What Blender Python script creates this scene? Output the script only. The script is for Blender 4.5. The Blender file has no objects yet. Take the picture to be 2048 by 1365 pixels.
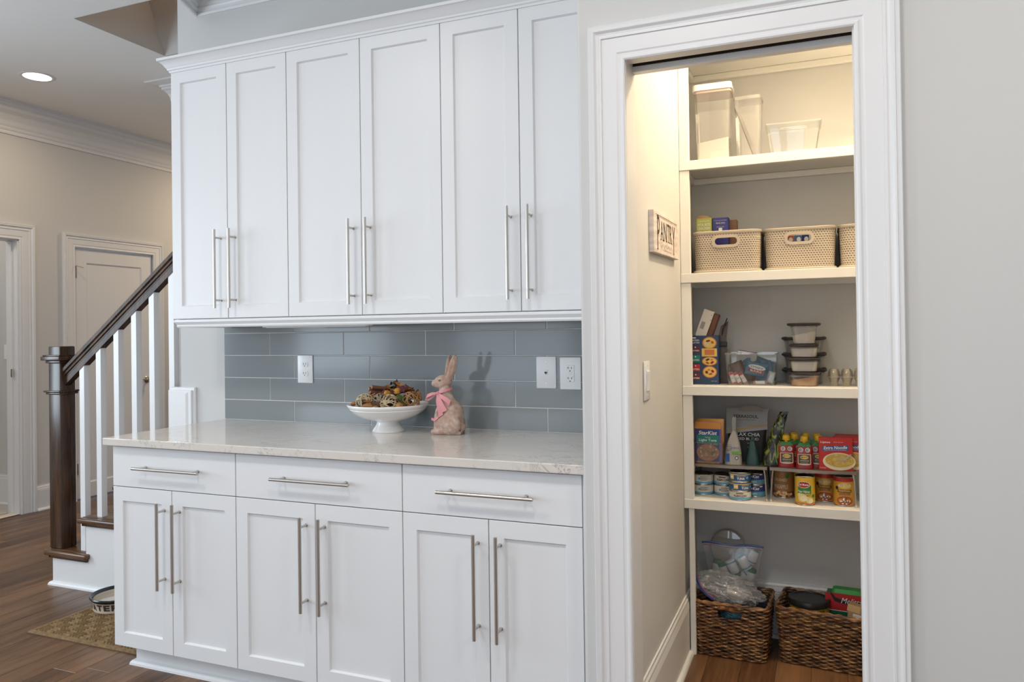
import bpy, bmesh, math, random
from mathutils import Vector, Matrix
random.seed(7)
C = bpy.context.scene.collection
SC = bpy.context.scene
PI = math.pi

# ------------------------------------------------------------------ camera
cam = bpy.data.cameras.new('camera'); cam_o = bpy.data.objects.new('camera', cam); C.objects.link(cam_o)
cR = Vector((0.92529, 0.37902, -0.013448)); cF = Vector((-0.378951, 0.925387, 0.0074035)); cU = Vector((0.01525, -0.0017544, 0.999882))
M = Matrix((cR, cU, -cF)).transposed().to_4x4(); M.translation = Vector((0, 0, 1.3195))
cam_o.matrix_world = M
cam.sensor_width = 36; cam.lens = 1516.46/2048*36; cam.shift_y = -0.01617; cam.clip_start = .05
SC.camera = cam_o

# ------------------------------------------------------------------ world, lights, exposure
w = bpy.data.worlds.new('world'); SC.world = w; w.use_nodes = True
bg = w.node_tree.nodes['Background']; bg.inputs[0].default_value = (.72, .83, 1, 1); bg.inputs[1].default_value = 1.2
def lamp(name, loc, energy, color, size, size_y=None, rot=(0, 0, 0), shape=None, spread=None):
    l = bpy.data.lights.new(name, 'AREA'); l.energy = energy; l.color = color; l.size = size
    l.shape = shape or ('RECTANGLE' if size_y else 'DISK')
    if size_y: l.size_y = size_y
    if spread: l.spread = spread
    o = bpy.data.objects.new(name, l); o.location = loc; o.rotation_euler = rot; C.objects.link(o); return o
def pt(name, loc, energy, color, r):
    l = bpy.data.lights.new(name, 'POINT'); l.energy = energy; l.color = color; l.shadow_soft_size = r
    o = bpy.data.objects.new(name, l); o.location = loc; C.objects.link(o); return o
COOL = (.78, .90, 1); WARM = (1, .76, .50); SOFT = (1, .93, .86)
for i, x in enumerate((-3.6, -1.6, .4)):                     # daylight in the three windows behind the camera
    lamp('window_daylight', (x, -3.12, 1.5), (14, 14, 10)[i], COOL, 1.5, 1.9, (PI/2, 0, 0))
for y, e in ((-2.2, 34), (.95, 66)): lamp('hall_window_daylight', (-5.40, y, 1.6), e, COOL, 1.5, 1.9, (0, -PI/2, 0))
for x, y, e in ((-2.2, .7, 18), (-.5, .7, 17), (1.1, .9, 19), (-2.2, -1.4, 17), (.8, -1.0, 17)):
    lamp('kitchen_downlight', (x, y, 3.0), e, SOFT, .34)
lamp('hall_downlight', (-4.78, 3.447, 3.02), 9, WARM, .14)
lamp('hall_downlight', (-4.6, 5.9, 3.02), 29, WARM, .14)
pt('upper_floor_lamp', (-3.05, 3.04, 3.75), 3.2, (1, .62, .34), .08)
pt('side_room_lamp', (-6.5, 3.0, 2.5), 18, SOFT, .15)
pt('pantry_lamp', (.15, 2.88, 2.71), 66, (1, .78, .51), .07)
vs = SC.view_settings; vs.view_transform = 'Standard'; vs.look = 'None'; vs.gamma = 1; vs.use_curve_mapping = False; vs.exposure = 0.0

# ------------------------------------------------------------------ materials
def mat(name, col, rough=.5, metal=0, noise=None, bump=None, spec=None, trans=0, ior=None, coat=0, emit=None, alpha=None):
    """noise=(scale, amount, stretch xyz); bump=(scale, strength, distance)"""
    m = bpy.data.materials.new(name); m.use_nodes = True; nt = m.node_tree; N = nt.nodes; L = nt.links
    p = N['Principled BSDF']
    p.inputs['Base Color'].default_value = (*col, 1); p.inputs['Roughness'].default_value = rough; p.inputs['Metallic'].default_value = metal
    if spec is not None: p.inputs['Specular IOR Level'].default_value = spec
    if trans: p.inputs['Transmission Weight'].default_value = trans
    if ior: p.inputs['IOR'].default_value = ior
    if coat: p.inputs['Coat Weight'].default_value = coat; p.inputs['Coat Roughness'].default_value = .08
    if emit: p.inputs['Emission Color'].default_value = (*emit[0], 1); p.inputs['Emission Strength'].default_value = emit[1]
    if alpha is not None: p.inputs['Alpha'].default_value = alpha
    if noise or bump:
        tc = N.new('ShaderNodeTexCoord'); mp = N.new('ShaderNodeMapping'); L.new(tc.outputs['Object'], mp.inputs[0])
    if noise:
        if len(noise) > 2: mp.inputs['Scale'].default_value = noise[2]
        n = N.new('ShaderNodeTexNoise'); n.inputs['Scale'].default_value = noise[0]; n.inputs['Detail'].default_value = 6
        L.new(mp.outputs[0], n.inputs['Vector'])
        mr = N.new('ShaderNodeMapRange'); mr.inputs['From Min'].default_value = .3; mr.inputs['From Max'].default_value = .7
        mr.inputs['To Min'].default_value = 1-noise[1]; mr.inputs['To Max'].default_value = 1+noise[1]*.6
        L.new(n.outputs[0], mr.inputs[0])
        mx = N.new('ShaderNodeVectorMath'); mx.operation = 'SCALE'; mx.inputs[0].default_value = col
        L.new(mr.outputs[0], mx.inputs['Scale']); L.new(mx.outputs[0], p.inputs['Base Color'])
    if bump:
        b = N.new('ShaderNodeTexNoise'); b.inputs['Scale'].default_value = bump[0]; b.inputs['Detail'].default_value = 4
        L.new(mp.outputs[0], b.inputs['Vector'])
        bn = N.new('ShaderNodeBump'); bn.inputs['Strength'].default_value = bump[1]; bn.inputs['Distance'].default_value = bump[2]
        L.new(b.outputs[0], bn.inputs['Height']); L.new(bn.outputs[0], p.inputs['Normal'])
    return m
def film(name, col=(.95, .97, 1), t=.85, rough=.06, bump=None):
    """thin clear plastic: mostly see-through with a glossy surface"""
    m = bpy.data.materials.new(name); m.use_nodes = True; nt = m.node_tree; N = nt.nodes; L = nt.links
    N.remove(N['Principled BSDF']); out = N['Material Output']
    tr = N.new('ShaderNodeBsdfTransparent'); tr.inputs[0].default_value = (*col, 1)
    gl = N.new('ShaderNodeBsdfGlossy'); gl.inputs['Roughness'].default_value = rough; gl.inputs[0].default_value = (1, 1, 1, 1)
    df = N.new('ShaderNodeBsdfDiffuse'); df.inputs[0].default_value = (.8, .82, .84, 1)
    lw = N.new('ShaderNodeLayerWeight'); lw.inputs[0].default_value = .35
    ma = N.new('ShaderNodeMath'); ma.operation = 'MULTIPLY_ADD'; ma.inputs[1].default_value = .7; ma.inputs[2].default_value = .05
    L.new(lw.outputs['Fresnel'], ma.inputs[0])
    m1 = N.new('ShaderNodeMixShader'); m1.inputs[0].default_value = 1-t; L.new(tr.outputs[0], m1.inputs[1]); L.new(df.outputs[0], m1.inputs[2])
    m2 = N.new('ShaderNodeMixShader'); L.new(ma.outputs[0], m2.inputs[0]); L.new(m1.outputs[0], m2.inputs[1]); L.new(gl.outputs[0], m2.inputs[2])
    L.new(m2.outputs[0], out.inputs[0])
    if bump:
        tc = N.new('ShaderNodeTexCoord'); b = N.new('ShaderNodeTexNoise'); b.inputs['Scale'].default_value = bump[0]; L.new(tc.outputs['Object'], b.inputs['Vector'])
        bn = N.new('ShaderNodeBump'); bn.inputs['Strength'].default_value = bump[1]; bn.inputs['Distance'].default_value = bump[2]
        L.new(b.outputs[0], bn.inputs['Height']); L.new(bn.outputs[0], gl.inputs['Normal']); L.new(bn.outputs[0], lw.inputs['Normal'])
    return m
def wood(name, dark, light, scale=(1, 1, 1), rough=.35, rnd=True, hue=.35, grain=9, spec=.5):
    """streaky wood; each object gets its own shade; grain runs along the axis with the smallest scale"""
    m = bpy.data.materials.new(name); m.use_nodes = True; nt = m.node_tree; N = nt.nodes; L = nt.links; p = N['Principled BSDF']
    tc = N.new('ShaderNodeTexCoord'); oi = N.new('ShaderNodeObjectInfo')
    ad = N.new('ShaderNodeVectorMath'); ad.operation = 'ADD'; L.new(tc.outputs['Object'], ad.inputs[0])
    sc = N.new('ShaderNodeVectorMath'); sc.operation = 'SCALE'; sc.inputs[0].default_value = (37, 11, 23); L.new(oi.outputs['Random'], sc.inputs['Scale'])
    L.new(sc.outputs[0], ad.inputs[1])
    mp = N.new('ShaderNodeMapping'); mp.inputs['Scale'].default_value = scale; L.new(ad.outputs[0], mp.inputs[0])
    n = N.new('ShaderNodeTexNoise'); n.inputs['Scale'].default_value = grain; n.inputs['Detail'].default_value = 8; n.inputs['Roughness'].default_value = .65
    L.new(mp.outputs[0], n.inputs['Vector'])
    n2 = N.new('ShaderNodeTexNoise'); n2.inputs['Scale'].default_value = grain*.22; n2.inputs['Detail'].default_value = 3; L.new(mp.outputs[0], n2.inputs['Vector'])
    a = N.new('ShaderNodeMath'); a.operation = 'MULTIPLY_ADD'; a.inputs[1].default_value = .55; L.new(n.outputs[0], a.inputs[0])
    b = N.new('ShaderNodeMath'); b.operation = 'MULTIPLY'; b.inputs[1].default_value = .45; L.new(n2.outputs[0], b.inputs[0]); L.new(b.outputs[0], a.inputs[2])
    c = N.new('ShaderNodeMath'); c.operation = 'MULTIPLY_ADD'; c.inputs[1].default_value = hue if rnd else 0; L.new(oi.outputs['Random'], c.inputs[0]); L.new(a.outputs[0], c.inputs[2])
    r = N.new('ShaderNodeValToRGB'); e = r.color_ramp.elements
    e[0].position = .42; e[0].color = (*dark, 1); e[1].position = .62+(hue if rnd else 0); e[1].color = (*light, 1)
    L.new(c.outputs[0], r.inputs[0]); L.new(r.outputs[0], p.inputs['Base Color']); p.inputs['Roughness'].default_value = rough; p.inputs['Specular IOR Level'].default_value = spec
    bn = N.new('ShaderNodeBump'); bn.inputs['Strength'].default_value = .25; bn.inputs['Distance'].default_value = .001
    L.new(n.outputs[0], bn.inputs['Height']); L.new(bn.outputs[0], p.inputs['Normal'])
    return m
WHITE = mat('cabinet_white', (.73, .745, .76), .38)
TRIMW = mat('trim_white', (.74, .745, .75), .35)
PAINT = mat('wall_paint', (.59, .59, .58), .85, bump=(180, .04, .001))
CEILP = mat('ceiling_paint', (.88, .88, .87), .9)
STEEL = mat('brushed_nickel', (.56, .53, .49), .28, 1)
CHROME = mat('steel', (.62, .61, .60), .2, 1)
BLACK = mat('black_plastic', (.018, .016, .016), .35)
DARKM = mat('dark_gap', (.03, .02, .015), .8)
PLAST = mat('white_plastic', (.80, .81, .82), .3)
PLASTD = mat('slot_dark', (.03, .03, .035), .5)
GROUT = mat('grout', (.62, .62, .61), .7)
TILE = mat('grey_glass_tile', (.225, .248, .258), .11, spec=.55)
DWOOD = wood('dark_stained_wood', (.020, .009, .005), (.085, .04, .018), (26, 26, 1.5), .38, rnd=False, spec=.3, grain=3)
NWOOD = wood('newel_wood', (.022, .011, .007), (.09, .045, .022), (26, 26, 1.5), .27, rnd=False, grain=3, spec=.6)
TWOOD = wood('stair_tread_wood', (.045, .02, .009), (.16, .08, .038), (2, 26, 26), .25, rnd=False, grain=3)
PLANK = wood('floor_plank_wood', (.055, .026, .012), (.235, .122, .058), (26, 1.6, 26), .33, rnd=True, hue=.17, grain=2.6, spec=.36)

# ------------------------------------------------------------------ mesh helpers
def B(): return bmesh.new()
def box(bm, x0, x1, y0, y1, z0, z1, mi=0, bev=0, seg=1):
    t = bmesh.new() if bev else bm
    vs_ = [t.verts.new((x, y, z)) for x in (x0, x1) for y in (y0, y1) for z in (z0, z1)]
    for f in ((0, 1, 3, 2), (4, 6, 7, 5), (0, 4, 5, 1), (2, 3, 7, 6), (0, 2, 6, 4), (1, 5, 7, 3)):
        t.faces.new([vs_[i] for i in f]).material_index = mi
    if bev:
        bmesh.ops.bevel(t, geom=list(t.edges), offset=bev, segments=seg, affect='EDGES', profile=.5)
        for f in t.faces: f.material_index = mi
        merge(bm, t)
def merge(bm, t, mtx=None):
    mp = {v: bm.verts.new((mtx @ v.co) if mtx else v.co) for v in t.verts}
    for f in t.faces:
        try:
            g = bm.faces.new([mp[v] for v in f.verts]); g.material_index = f.material_index
        except ValueError: pass
    t.free()
def ring(bm, pts): return [bm.verts.new(p) for p in pts]
def bridge(bm, a, b, mi=0, closed=True):
    n = len(a)
    for i in range(n if closed else n-1):
        j = (i+1) % n
        try: bm.faces.new((a[i], a[j], b[j], b[i])).material_index = mi
        except ValueError: pass
def cap(bm, r, mi=0, flip=False):
    try: bm.faces.new(list(reversed(r)) if flip else r).material_index = mi
    except ValueError: pass
def loft(bm, rings, mi=0, c0=True, c1=True, closed=True):
    R = [ring(bm, r) for r in rings]
    for i, (a, b) in enumerate(zip(R, R[1:])): bridge(bm, a, b, mi[i] if isinstance(mi, (list, tuple)) else mi, closed)
    if c0: cap(bm, R[0], mi[0] if isinstance(mi, (list, tuple)) else mi, True)
    if c1: cap(bm, R[-1], mi[-1] if isinstance(mi, (list, tuple)) else mi)
    return R
def frame_at(d):
    d = Vector(d).normalized(); up = Vector((0, 0, 1)) if abs(d.z) < .9 else Vector((1, 0, 0))
    a = d.cross(up).normalized(); return a, a.cross(d).normalized()
def circ(c, a, b, r, n, ph=0): return [Vector(c)+a*(r*math.cos(2*PI*i/n+ph))+b*(r*math.sin(2*PI*i/n+ph)) for i in range(n)]
def cyl(bm, p0, p1, r0, r1=None, n=16, mi=0, caps=True):
    r1 = r0 if r1 is None else r1; a, b = frame_at(Vector(p1)-Vector(p0))
    loft(bm, [circ(p0, a, b, r0, n), circ(p1, a, b, r1, n)], mi, caps, caps)
def tube(bm, pts, r, n=8, mi=0, closed=False):
    pts = [Vector(p) for p in pts]; R = []; m = len(pts); a = None
    for i, p in enumerate(pts):
        q0 = pts[i-1] if (i > 0 or closed) else p; q1 = pts[(i+1) % m] if (i < m-1 or closed) else p
        d = (q1-q0).normalized()
        if a is None: a, b = frame_at(d)
        else:
            a = (a-d*a.dot(d)).normalized(); b = a.cross(d).normalized()
        rr = r[i] if isinstance(r, (list, tuple)) else r
        R.append(ring(bm, circ(p, a, b, rr, n)))
    for x, y in zip(R, R[1:]): bridge(bm, x, y, mi)
    if closed: bridge(bm, R[-1], R[0], mi)
    else: cap(bm, R[0], mi, True); cap(bm, R[-1], mi)
def lathe(bm, prof, c=(0, 0), n=24, mi=0, axis='z'):
    R = []
    for r, z in prof:
        if r < 1e-6: R.append([bm.verts.new((c[0], c[1], z))]*n)
        else: R.append(ring(bm, [(c[0]+r*math.cos(2*PI*i/n), c[1]+r*math.sin(2*PI*i/n), z) for i in range(n)]))
    for k, (a, b) in enumerate(zip(R, R[1:])):
        m_ = mi[k] if isinstance(mi, (list, tuple)) else mi
        for i in range(n):
            j = (i+1) % n; q = []
            for v in (a[i], a[j], b[j], b[i]):
                if v not in q: q.append(v)
            if len(q) > 2:
                try: bm.faces.new(q).material_index = m_
                except ValueError: pass
def prism(bm, poly, fn, t0, t1, mi=0):
    loft(bm, [[fn(a, b, t0) for a, b in poly], [fn(a, b, t1) for a, b in poly]], mi)
def rrect(cx, cy, w_, d_, r, z, n=4):
    out = []
    for sx, sy, a0 in ((1, 1, 0), (-1, 1, PI/2), (-1, -1, PI), (1, -1, 3*PI/2)):
        for k in range(n+1):
            a = a0+PI/2*k/n; out.append(Vector((cx+sx*(w_/2-r)+r*math.cos(a), cy+sy*(d_/2-r)+r*math.sin(a), z)))
    return out
def sweep(bm, path, prof, fn, mi=0):
    """path in 2-D, prof = closed list of (d, t), d = offset to the left of the path with mitred corners; fn(a, b, t) -> point"""
    R = []
    P = [Vector(p) for p in path]
    for i, p in enumerate(P):
        n0 = n1 = None
        if i > 0: d = (p-P[i-1]).normalized(); n0 = Vector((-d.y, d.x))
        if i < len(P)-1: d = (P[i+1]-p).normalized(); n1 = Vector((-d.y, d.x))
        if n0 is None: m = n1
        elif n1 is None: m = n0
        else: m = (n0+n1); m = m/(m.dot(n0))
        R.append([fn(p.x+m.x*d_, p.y+m.y*d_, t) for d_, t in prof])
    loft(bm, R, mi)
def done(name, bm, mats, parent=None, smooth=False, **kw):
    bmesh.ops.recalc_face_normals(bm, faces=bm.faces)
    me = bpy.data.meshes.new(name); bm.to_mesh(me); bm.free()
    for m_ in (mats if isinstance(mats, (list, tuple)) else [mats]): me.materials.append(m_)
    if smooth:
        me.polygons.foreach_set('use_smooth', [True]*len(me.polygons)); me.set_sharp_from_angle(angle=math.radians(smooth if smooth is not True else 38))
    o = bpy.data.objects.new(name, me); C.objects.link(o)
    if parent: o.parent = parent
    for k, v in kw.items(): o[k] = v
    return o
def thing(name, label, cat, loc=(0, 0, 0), rot=(0, 0, 0), group=None):
    o = bpy.data.objects.new(name, None); C.objects.link(o); o.location = loc; o.rotation_euler = rot; o.empty_display_size = .02
    o['label'] = label; o['category'] = cat
    if group: o['group'] = group
    return o
def dup(root, loc, label=None, rot=None, scale=None, group=None):
    r = root.copy(); C.objects.link(r); r.location = loc
    if rot: r.rotation_euler = rot
    if scale: r.scale = scale
    if label: r['label'] = label
    if group: r['group'] = group
    for ch in list(root.children):
        c = ch.copy(); C.objects.link(c); c.parent = r
        for g in list(ch.children): d = g.copy(); C.objects.link(d); d.parent = c
    return r
# printed matter: flat or wrapped patches of real faces a fraction of a millimetre proud
class Flat:
    def __init__(s, o, r=(1, 0, 0), u=(0, 0, 1), e=.0004):
        s.o = Vector(o); s.r = Vector(r).normalized(); s.u = Vector(u).normalized(); s.n = s.r.cross(s.u); s.e = e
    def __call__(s, x, y, k=1): return s.o+s.r*x+s.u*y+s.n*(s.e*k)
class Cyl:
    def __init__(s, R, ang=0, e=.0004): s.R = R; s.a = ang; s.e = e
    def __call__(s, x, y, k=1):
        a = s.a+x/s.R; R = s.R+s.e*k; return Vector((R*math.sin(a), -R*math.cos(a), y))
def pat(bm, pl, pts, mi, k=1):
    try: bm.faces.new([bm.verts.new(pl(x, y, k)) for x, y in pts]).material_index = mi
    except ValueError: pass
def prect(bm, pl, x0, x1, y0, y1, mi, k=1, nx=1):
    for i in range(nx):
        a = x0+(x1-x0)*i/nx; b = x0+(x1-x0)*(i+1)/nx; pat(bm, pl, ((a, y0), (b, y0), (b, y1), (a, y1)), mi, k)
def pell(bm, pl, cx, cy, rx, ry, mi, k=1, n=20, a0=0, a1=2*PI):
    c = bm.verts.new(pl(cx, cy, k)); vs_ = [bm.verts.new(pl(cx+rx*math.cos(a0+(a1-a0)*i/n), cy+ry*math.sin(a0+(a1-a0)*i/n), k)) for i in range(n+1)]
    for a, b in zip(vs_, vs_[1:]): bm.faces.new((c, a, b)).material_index = mi
_tc = {}
def glyphs(s, bold=0, shear=0):
    key = (s, bold, shear)
    if key not in _tc:
        cu = bpy.data.curves.new('t', 'FONT'); cu.body = s; cu.resolution_u = 2; cu.offset = bold; cu.shear = shear; cu.align_x = 'CENTER'
        o = bpy.data.objects.new('t', cu); C.objects.link(o); bpy.context.view_layer.update()
        dg = bpy.context.evaluated_depsgraph_get(); me = bpy.data.meshes.new_from_object(o.evaluated_get(dg))
        v = [(p.co.x, p.co.y) for p in me.vertices]; f = [tuple(p.vertices) for p in me.polygons]
        bpy.data.objects.remove(o); bpy.data.curves.remove(cu); bpy.data.meshes.remove(me)
        xs = [p[0] for p in v]; ys = [p[1] for p in v]
        _tc[key] = (v, f, min(xs), max(xs), min(ys), max(ys))
    return _tc[key]
def txt(bm, pl, s, cx, cy, w_, h_, mi, k=2, bold=0, shear=0, rot=0):
    v, f, x0, x1, y0, y1 = glyphs(s, bold, shear); sx = w_/(x1-x0); sy = h_/(y1-y0); mx = (x0+x1)/2; my = (y0+y1)/2
    ca, sa = math.cos(rot), math.sin(rot); V = []
    for x, y in v:
        a = (x-mx)*sx; b = (y-my)*sy; V.append(bm.verts.new(pl(cx+a*ca-b*sa, cy+a*sa+b*ca, k)))
    for q in f:
        try: bm.faces.new([V[i] for i in q]).material_index = mi
        except ValueError: pass
XZ = lambda y: (lambda a, b, t: Vector((a, y+t, b)))
# ------------------------------------------------------------------ the setting
ZC = 3.04
def st(name, bm, m, parent=None, smooth=False):
    return done(name, bm, m, parent, smooth, **({} if parent else {'kind': 'structure'}))
# floor: slab, and one object for each plank
b = B(); box(b, -7.6, 2.6, -3.4, 7.2, -.10, -.0205); floor = st('floor', b, DARKM)
PW = .127; pm = {}
def plank(x, y0, y1):
    L_ = round(y1-y0, 3)
    if L_ not in pm:
        b = B(); box(b, -PW/2+.0003, PW/2-.0003, .0003, L_-.0003, -.02, 0, 0, .0011)
        me = bpy.data.meshes.new('plank'); bmesh.ops.recalc_face_normals(b, faces=b.faces); b.to_mesh(me); b.free(); me.materials.append(PLANK); pm[L_] = me
    o = bpy.data.objects.new('plank', pm[L_]); C.objects.link(o); o.location = (x, y0, 0); o.parent = floor
rows = int((2.4+5.6)/PW)+1
joints = {}
for i in range(rows+1):
    x = -5.52+PW*(i+.5)
    if x > -2.35 and x < -.62: ys = [-3.2, .4, 2.9]                # mostly under cabinets
    elif x > 1.0: ys = [-3.2, 0, 3.42]
    elif x >= -.62: ys = [-3.2, -1.4, .6, 2.1+random.uniform(-.2, .2), 3.42]
    else:
        y = 1.2+random.choice([0, .3, .6, .9])+random.uniform(-.1, .1); ys = [-3.2, -1.0, y-1.0]
        while y < 6.9: ys.append(y); y += random.choice([.6, .9, 1.2, 1.5])
        ys.append(7.0)
    ys = sorted(set(round(v*20)/20 for v in ys))
    for a, c in zip(ys, ys[1:]):
        if c-a > .12: plank(x, a, c)
def wallpoly(name, bm, m=PAINT, **k): return st(name, bm, m, **k)
# cabinet wall (its left end stands free beside the stairs), alcove side and pantry front wall
b = B(); box(b, -2.93, -.66, 2.838, 2.955, 0, ZC, 0, .004); st('wall_back', b, PAINT)
b = B()
rc = [(-.661, 2.158), (-.6595, 2.1535), (-.6575, 2.1515), (-.653, 2.15)]
prism(b, [(-.661, 2.838)]+rc+[(-.540, 2.15), (-.540, 2.838)], lambda a, c, t: Vector((a, c, t)), 0, 2.205)
prism(b, [(-.661, 2.838)]+rc+[(2.39, 2.15), (2.39, 2.2615), (-.540, 2.2615), (-.540, 2.838)], lambda a, c, t: Vector((a, c, t)), 2.205, ZC)
box(b, .098, 2.39, 2.15, 2.2615, 0, 2.205)
st('wall_right', b, PAINT)
b = B(); box(b, -.60, -.53, 2.266, 3.50, 0, 2.8); st('wall_pantry_left', b, PAINT)
b = B(); box(b, .75, .82, 2.262, 3.50, 0, 2.8); st('wall_pantry_right', b, PAINT)
b = B(); box(b, -.53, .75, 3.42, 3.50, 0, 2.8); st('wall_pantry_back', b, PAINT)
b = B(); box(b, -.53, .75, 2.262, 3.42, 2.75, 2.8); st('ceiling_pantry', b, CEILP)
b = B(); box(b, 2.4, 2.5, -3.3, 2.15, 0, ZC); st('wall_east', b, PAINT)
# wall behind the camera with three windows
b = B(); xs = [-5.6, -4.4, -2.8, -2.4, -.8, -.4, 1.2, 2.5]
for a, c in zip(xs[0::2], xs[1::2]): box(b, a, c, -3.3, -3.2, 0, ZC)
for a, c in ((-4.4, -2.8), (-2.4, -.8), (-.4, 1.2)): box(b, a, c, -3.3, -3.2, 0, .5); box(b, a, c, -3.3, -3.2, 2.5, ZC)
st('wall_rear', b, PAINT)
for i, a in enumerate((-4.4, -2.4, -.4)):
    b = B()
    for x0, x1, z0, z1 in ((a, a+.05, .5, 2.5), (a+1.55, a+1.6, .5, 2.5), (a, a+1.6, .5, .56), (a, a+1.6, 2.44, 2.5), (a+.78, a+.82, .5, 2.5), (a, a+1.6, 1.48, 1.52)):
        box(b, x0, x1, -3.27, -3.22, z0, z1)
    st('window_%d' % (i+1), b, TRIMW)
# hall wall on the left, with an opening and a closed door
b = B(); X0, X1 = -5.64, -5.523

for y0, y1 in ((-3.3, -2.95), (-1.45, .20), (1.70, 2.90), (3.835, 4.275), (5.05, 7.2)): box(b, X0, X1, y0, y1, 0, ZC)
box(b, X0, X1, 4.275, 5.05, 2.035, ZC)
for y0, y1 in ((-2.95, -1.45), (.20, 1.70)): box(b, X0, X1, y0, y1, 0, .6); box(b, X0, X1, y0, y1, 2.55, ZC)
box(b, X0, X1, 2.90, 3.835, 2.05, ZC); st('wall_left', b, PAINT)
for i, a in enumerate((-2.95, .20)):
    b = B()
    for y0, y1, z0, z1 in ((a, a+.05, .6, 2.55), (a+1.45, a+1.5, .6, 2.55), (a, a+1.5, .6, .66), (a, a+1.5, 2.49, 2.55), (a+.73, a+.77, .6, 2.55), (a, a+1.5, 1.55, 1.6)):
        box(b, -5.62, -5.55, y0, y1, z0, z1)
    st('window_%d' % (i+4), b, TRIMW)
b = B(); box(b, -5.6, 2.4, 7.0, 7.1, 0, ZC); st('wall_hall_end', b, PAINT)
b = B(); box(b, -7.6, -5.64, 4.03, 4.12, 0, 2.7); st('wall_side_room', b, PAINT)
b = B(); box(b, -7.7, -7.6, 1.8, 4.12, 0, 2.7); box(b, -7.6, -5.64, 1.8, 1.9, 0, 2.7); st('wall_side_room_left', b, PAINT)
b = B(); box(b, -7.7, -5.64, 1.8, 4.12, 2.7, 2.75); st('ceiling_side_room', b, CEILP)
b = B(); box(b, -7.6, -5.65, 1.9, 4.03, -.02, .004); st('floor_side_room', b, mat('pale_tile', (.55, .50, .42), .4, noise=(3, .12)))
# ceiling around the stair opening
WX, WY = -3.729, 2.897
b = B()
box(b, -5.6, WX, -3.3, 7.2, ZC, ZC+.12); box(b, WX, 2.5, -3.3, WY, ZC, ZC+.12); box(b, WX, 2.5, 3.98, 7.2, ZC, ZC+.12)
st('ceiling', b, CEILP)
b = B(); box(b, WX-.1, WX+.002, WY, 4.1, ZC+.0005, 5.2); box(b, WX, 1, WY-.1, WY, ZC+.121, 5.2); box(b, 1, 1.1, WY-.1, 4.1, ZC+.1, 5.2)
prism(b, [(3.513, ZC), (3.975, ZC+.001), (3.975, 5.2), (2.7, 5.2), (2.72, 4.98)], lambda a, c, t: Vector((t, a, c)), WX, 1)
box(b, WX-.1, 1.1, WY-.1, 4.1, 5.2, 5.3); st('wall_stairwell', b, PAINT)
# far side wall of the stair flight
b = B(); box(b, -4.107, 1, 3.935, 4.04, 0, ZC); st('wall_stair_far', b, PAINT)
# crowns
cp = [(0, -.228), (.010, -.228), (.013, -.215), (.010, -.205), (.018, -.196), (.022, -.186), (.020, -.180), (.030, -.165), (.040, -.135), (.062, -.095), (.088, -.072), (.092, -.062), (.092, -.050), (.104, -.040), (.112, -.024), (.116, -.022), (.116, -.012), (.125, -.010), (.125, 0), (0, 0)]
up = lambda z: (lambda a, c, t: Vector((a, c, z+t)))
b = B(); sweep(b, [(-5.523, 7.0), (-5.523, -3.2)], cp, up(ZC)); st('trim_1', b, TRIMW)
b = B(); sweep(b, [(.9, 3.935), (-4.107, 3.935), (-4.107, 4.04)], [(0, -.12), (.008, -.12), (.012, -.095), (.022, -.070), (.040, -.050), (.050, -.046), (.050, -.030), (.058, -.028), (.062, -.018), (.125, -.010), (.125, 0), (0, 0)], up(ZC))
st('trim_2', b, TRIMW)
k = .174/.228; cp2 = [(d, t*k) for d, t in cp]
b = B(); sweep(b, [(-2.806+.40*.75, 2.838-.917*.75), (-2.806, 2.838), (-.661, 2.838)], [(-d, t) for d, t in cp2], up(ZC)); st('trim_3', b, TRIMW)
# pantry door casing, jambs and pocket slot
casing = [(0, 0), (0, -.010), (.004, -.013), (.009, -.013), (.014, -.009), (.020, -.0095), (.024, -.012), (.066, -.013), (.068, -.017), (.073, -.017), (.077, -.014), (.083, -.016), (.089, -.022), (.093, -.023), (.0945, -.0195), (.104, -.0225), (.106, -.020), (.106, 0)]
b = B(); sweep(b, [(-.516, 0), (-.516, 2.093), (.086, 2.093), (.086, 0)], casing, XZ(2.15)); st('trim_4', b, TRIMW, smooth=25)
b = B()
box(b, -.539, -.515, 2.150, 2.265, 0, 2.13, 0, .001)
box(b, .083, .098, 2.150, 2.198, 0, 2.13, 0, .001); box(b, .0865, .1, 2.198, 2.265, 0, 2.13, 0, .001)
box(b, -.545, .1, 2.150, 2.198, 2.098, 2.2, 0, .001)
box(b, -.545, .1, 2.236, 2.264, 2.086, 2.1035, 0, .001); box(b, -.545, .1, 2.245, 2.264, 2.1035, 2.2)
st('trim_5', b, TRIMW)
b = B(); box(b, -.54, .1, 2.198, 2.236, 2.16, 2.2); box(b, -.514, .084, 2.2365, 2.245, 2.1036, 2.16); st('trim_6', b, DARKM)
# baseboards
bb = [(0, 0), (.015, 0), (.015, .150), (.0135, .153), (.015, .156), (.0105, .170), (.0105, .176), (.006, .182), (.006, .189), (0, .189)]
shoe = [(0, 0), (.018, 0), (.0165, .008), (.011, .015), (0, .019)]
def base(name, path, h=.189):
    s = h/.189; b = B(); sweep(b, path, [(d, t*s) for d, t in bb], up(0)); sweep(b, path, [(d+(.014 if d else 0), t) for d, t in shoe], up(0)); return st(name, b, TRIMW)
base('baseboard_left', [(-5.523, 4.17), (-5.523, 3.94)]); base('baseboard_left', [(-5.523, 7), (-5.523, 5.16)]); base('baseboard_left', [(-5.523, 2.79), (-5.523, -3.2)])
base('baseboard_pantry_left', [(-.53, 3.42), (-.53, 2.265)], .235)
base('baseboard_pantry_back', [(.75, 3.42), (-.53, 3.42)], .235)
base('baseboard_side_room', [(-5.645, 4.03), (-7.6, 4.03)], .235)
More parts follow.
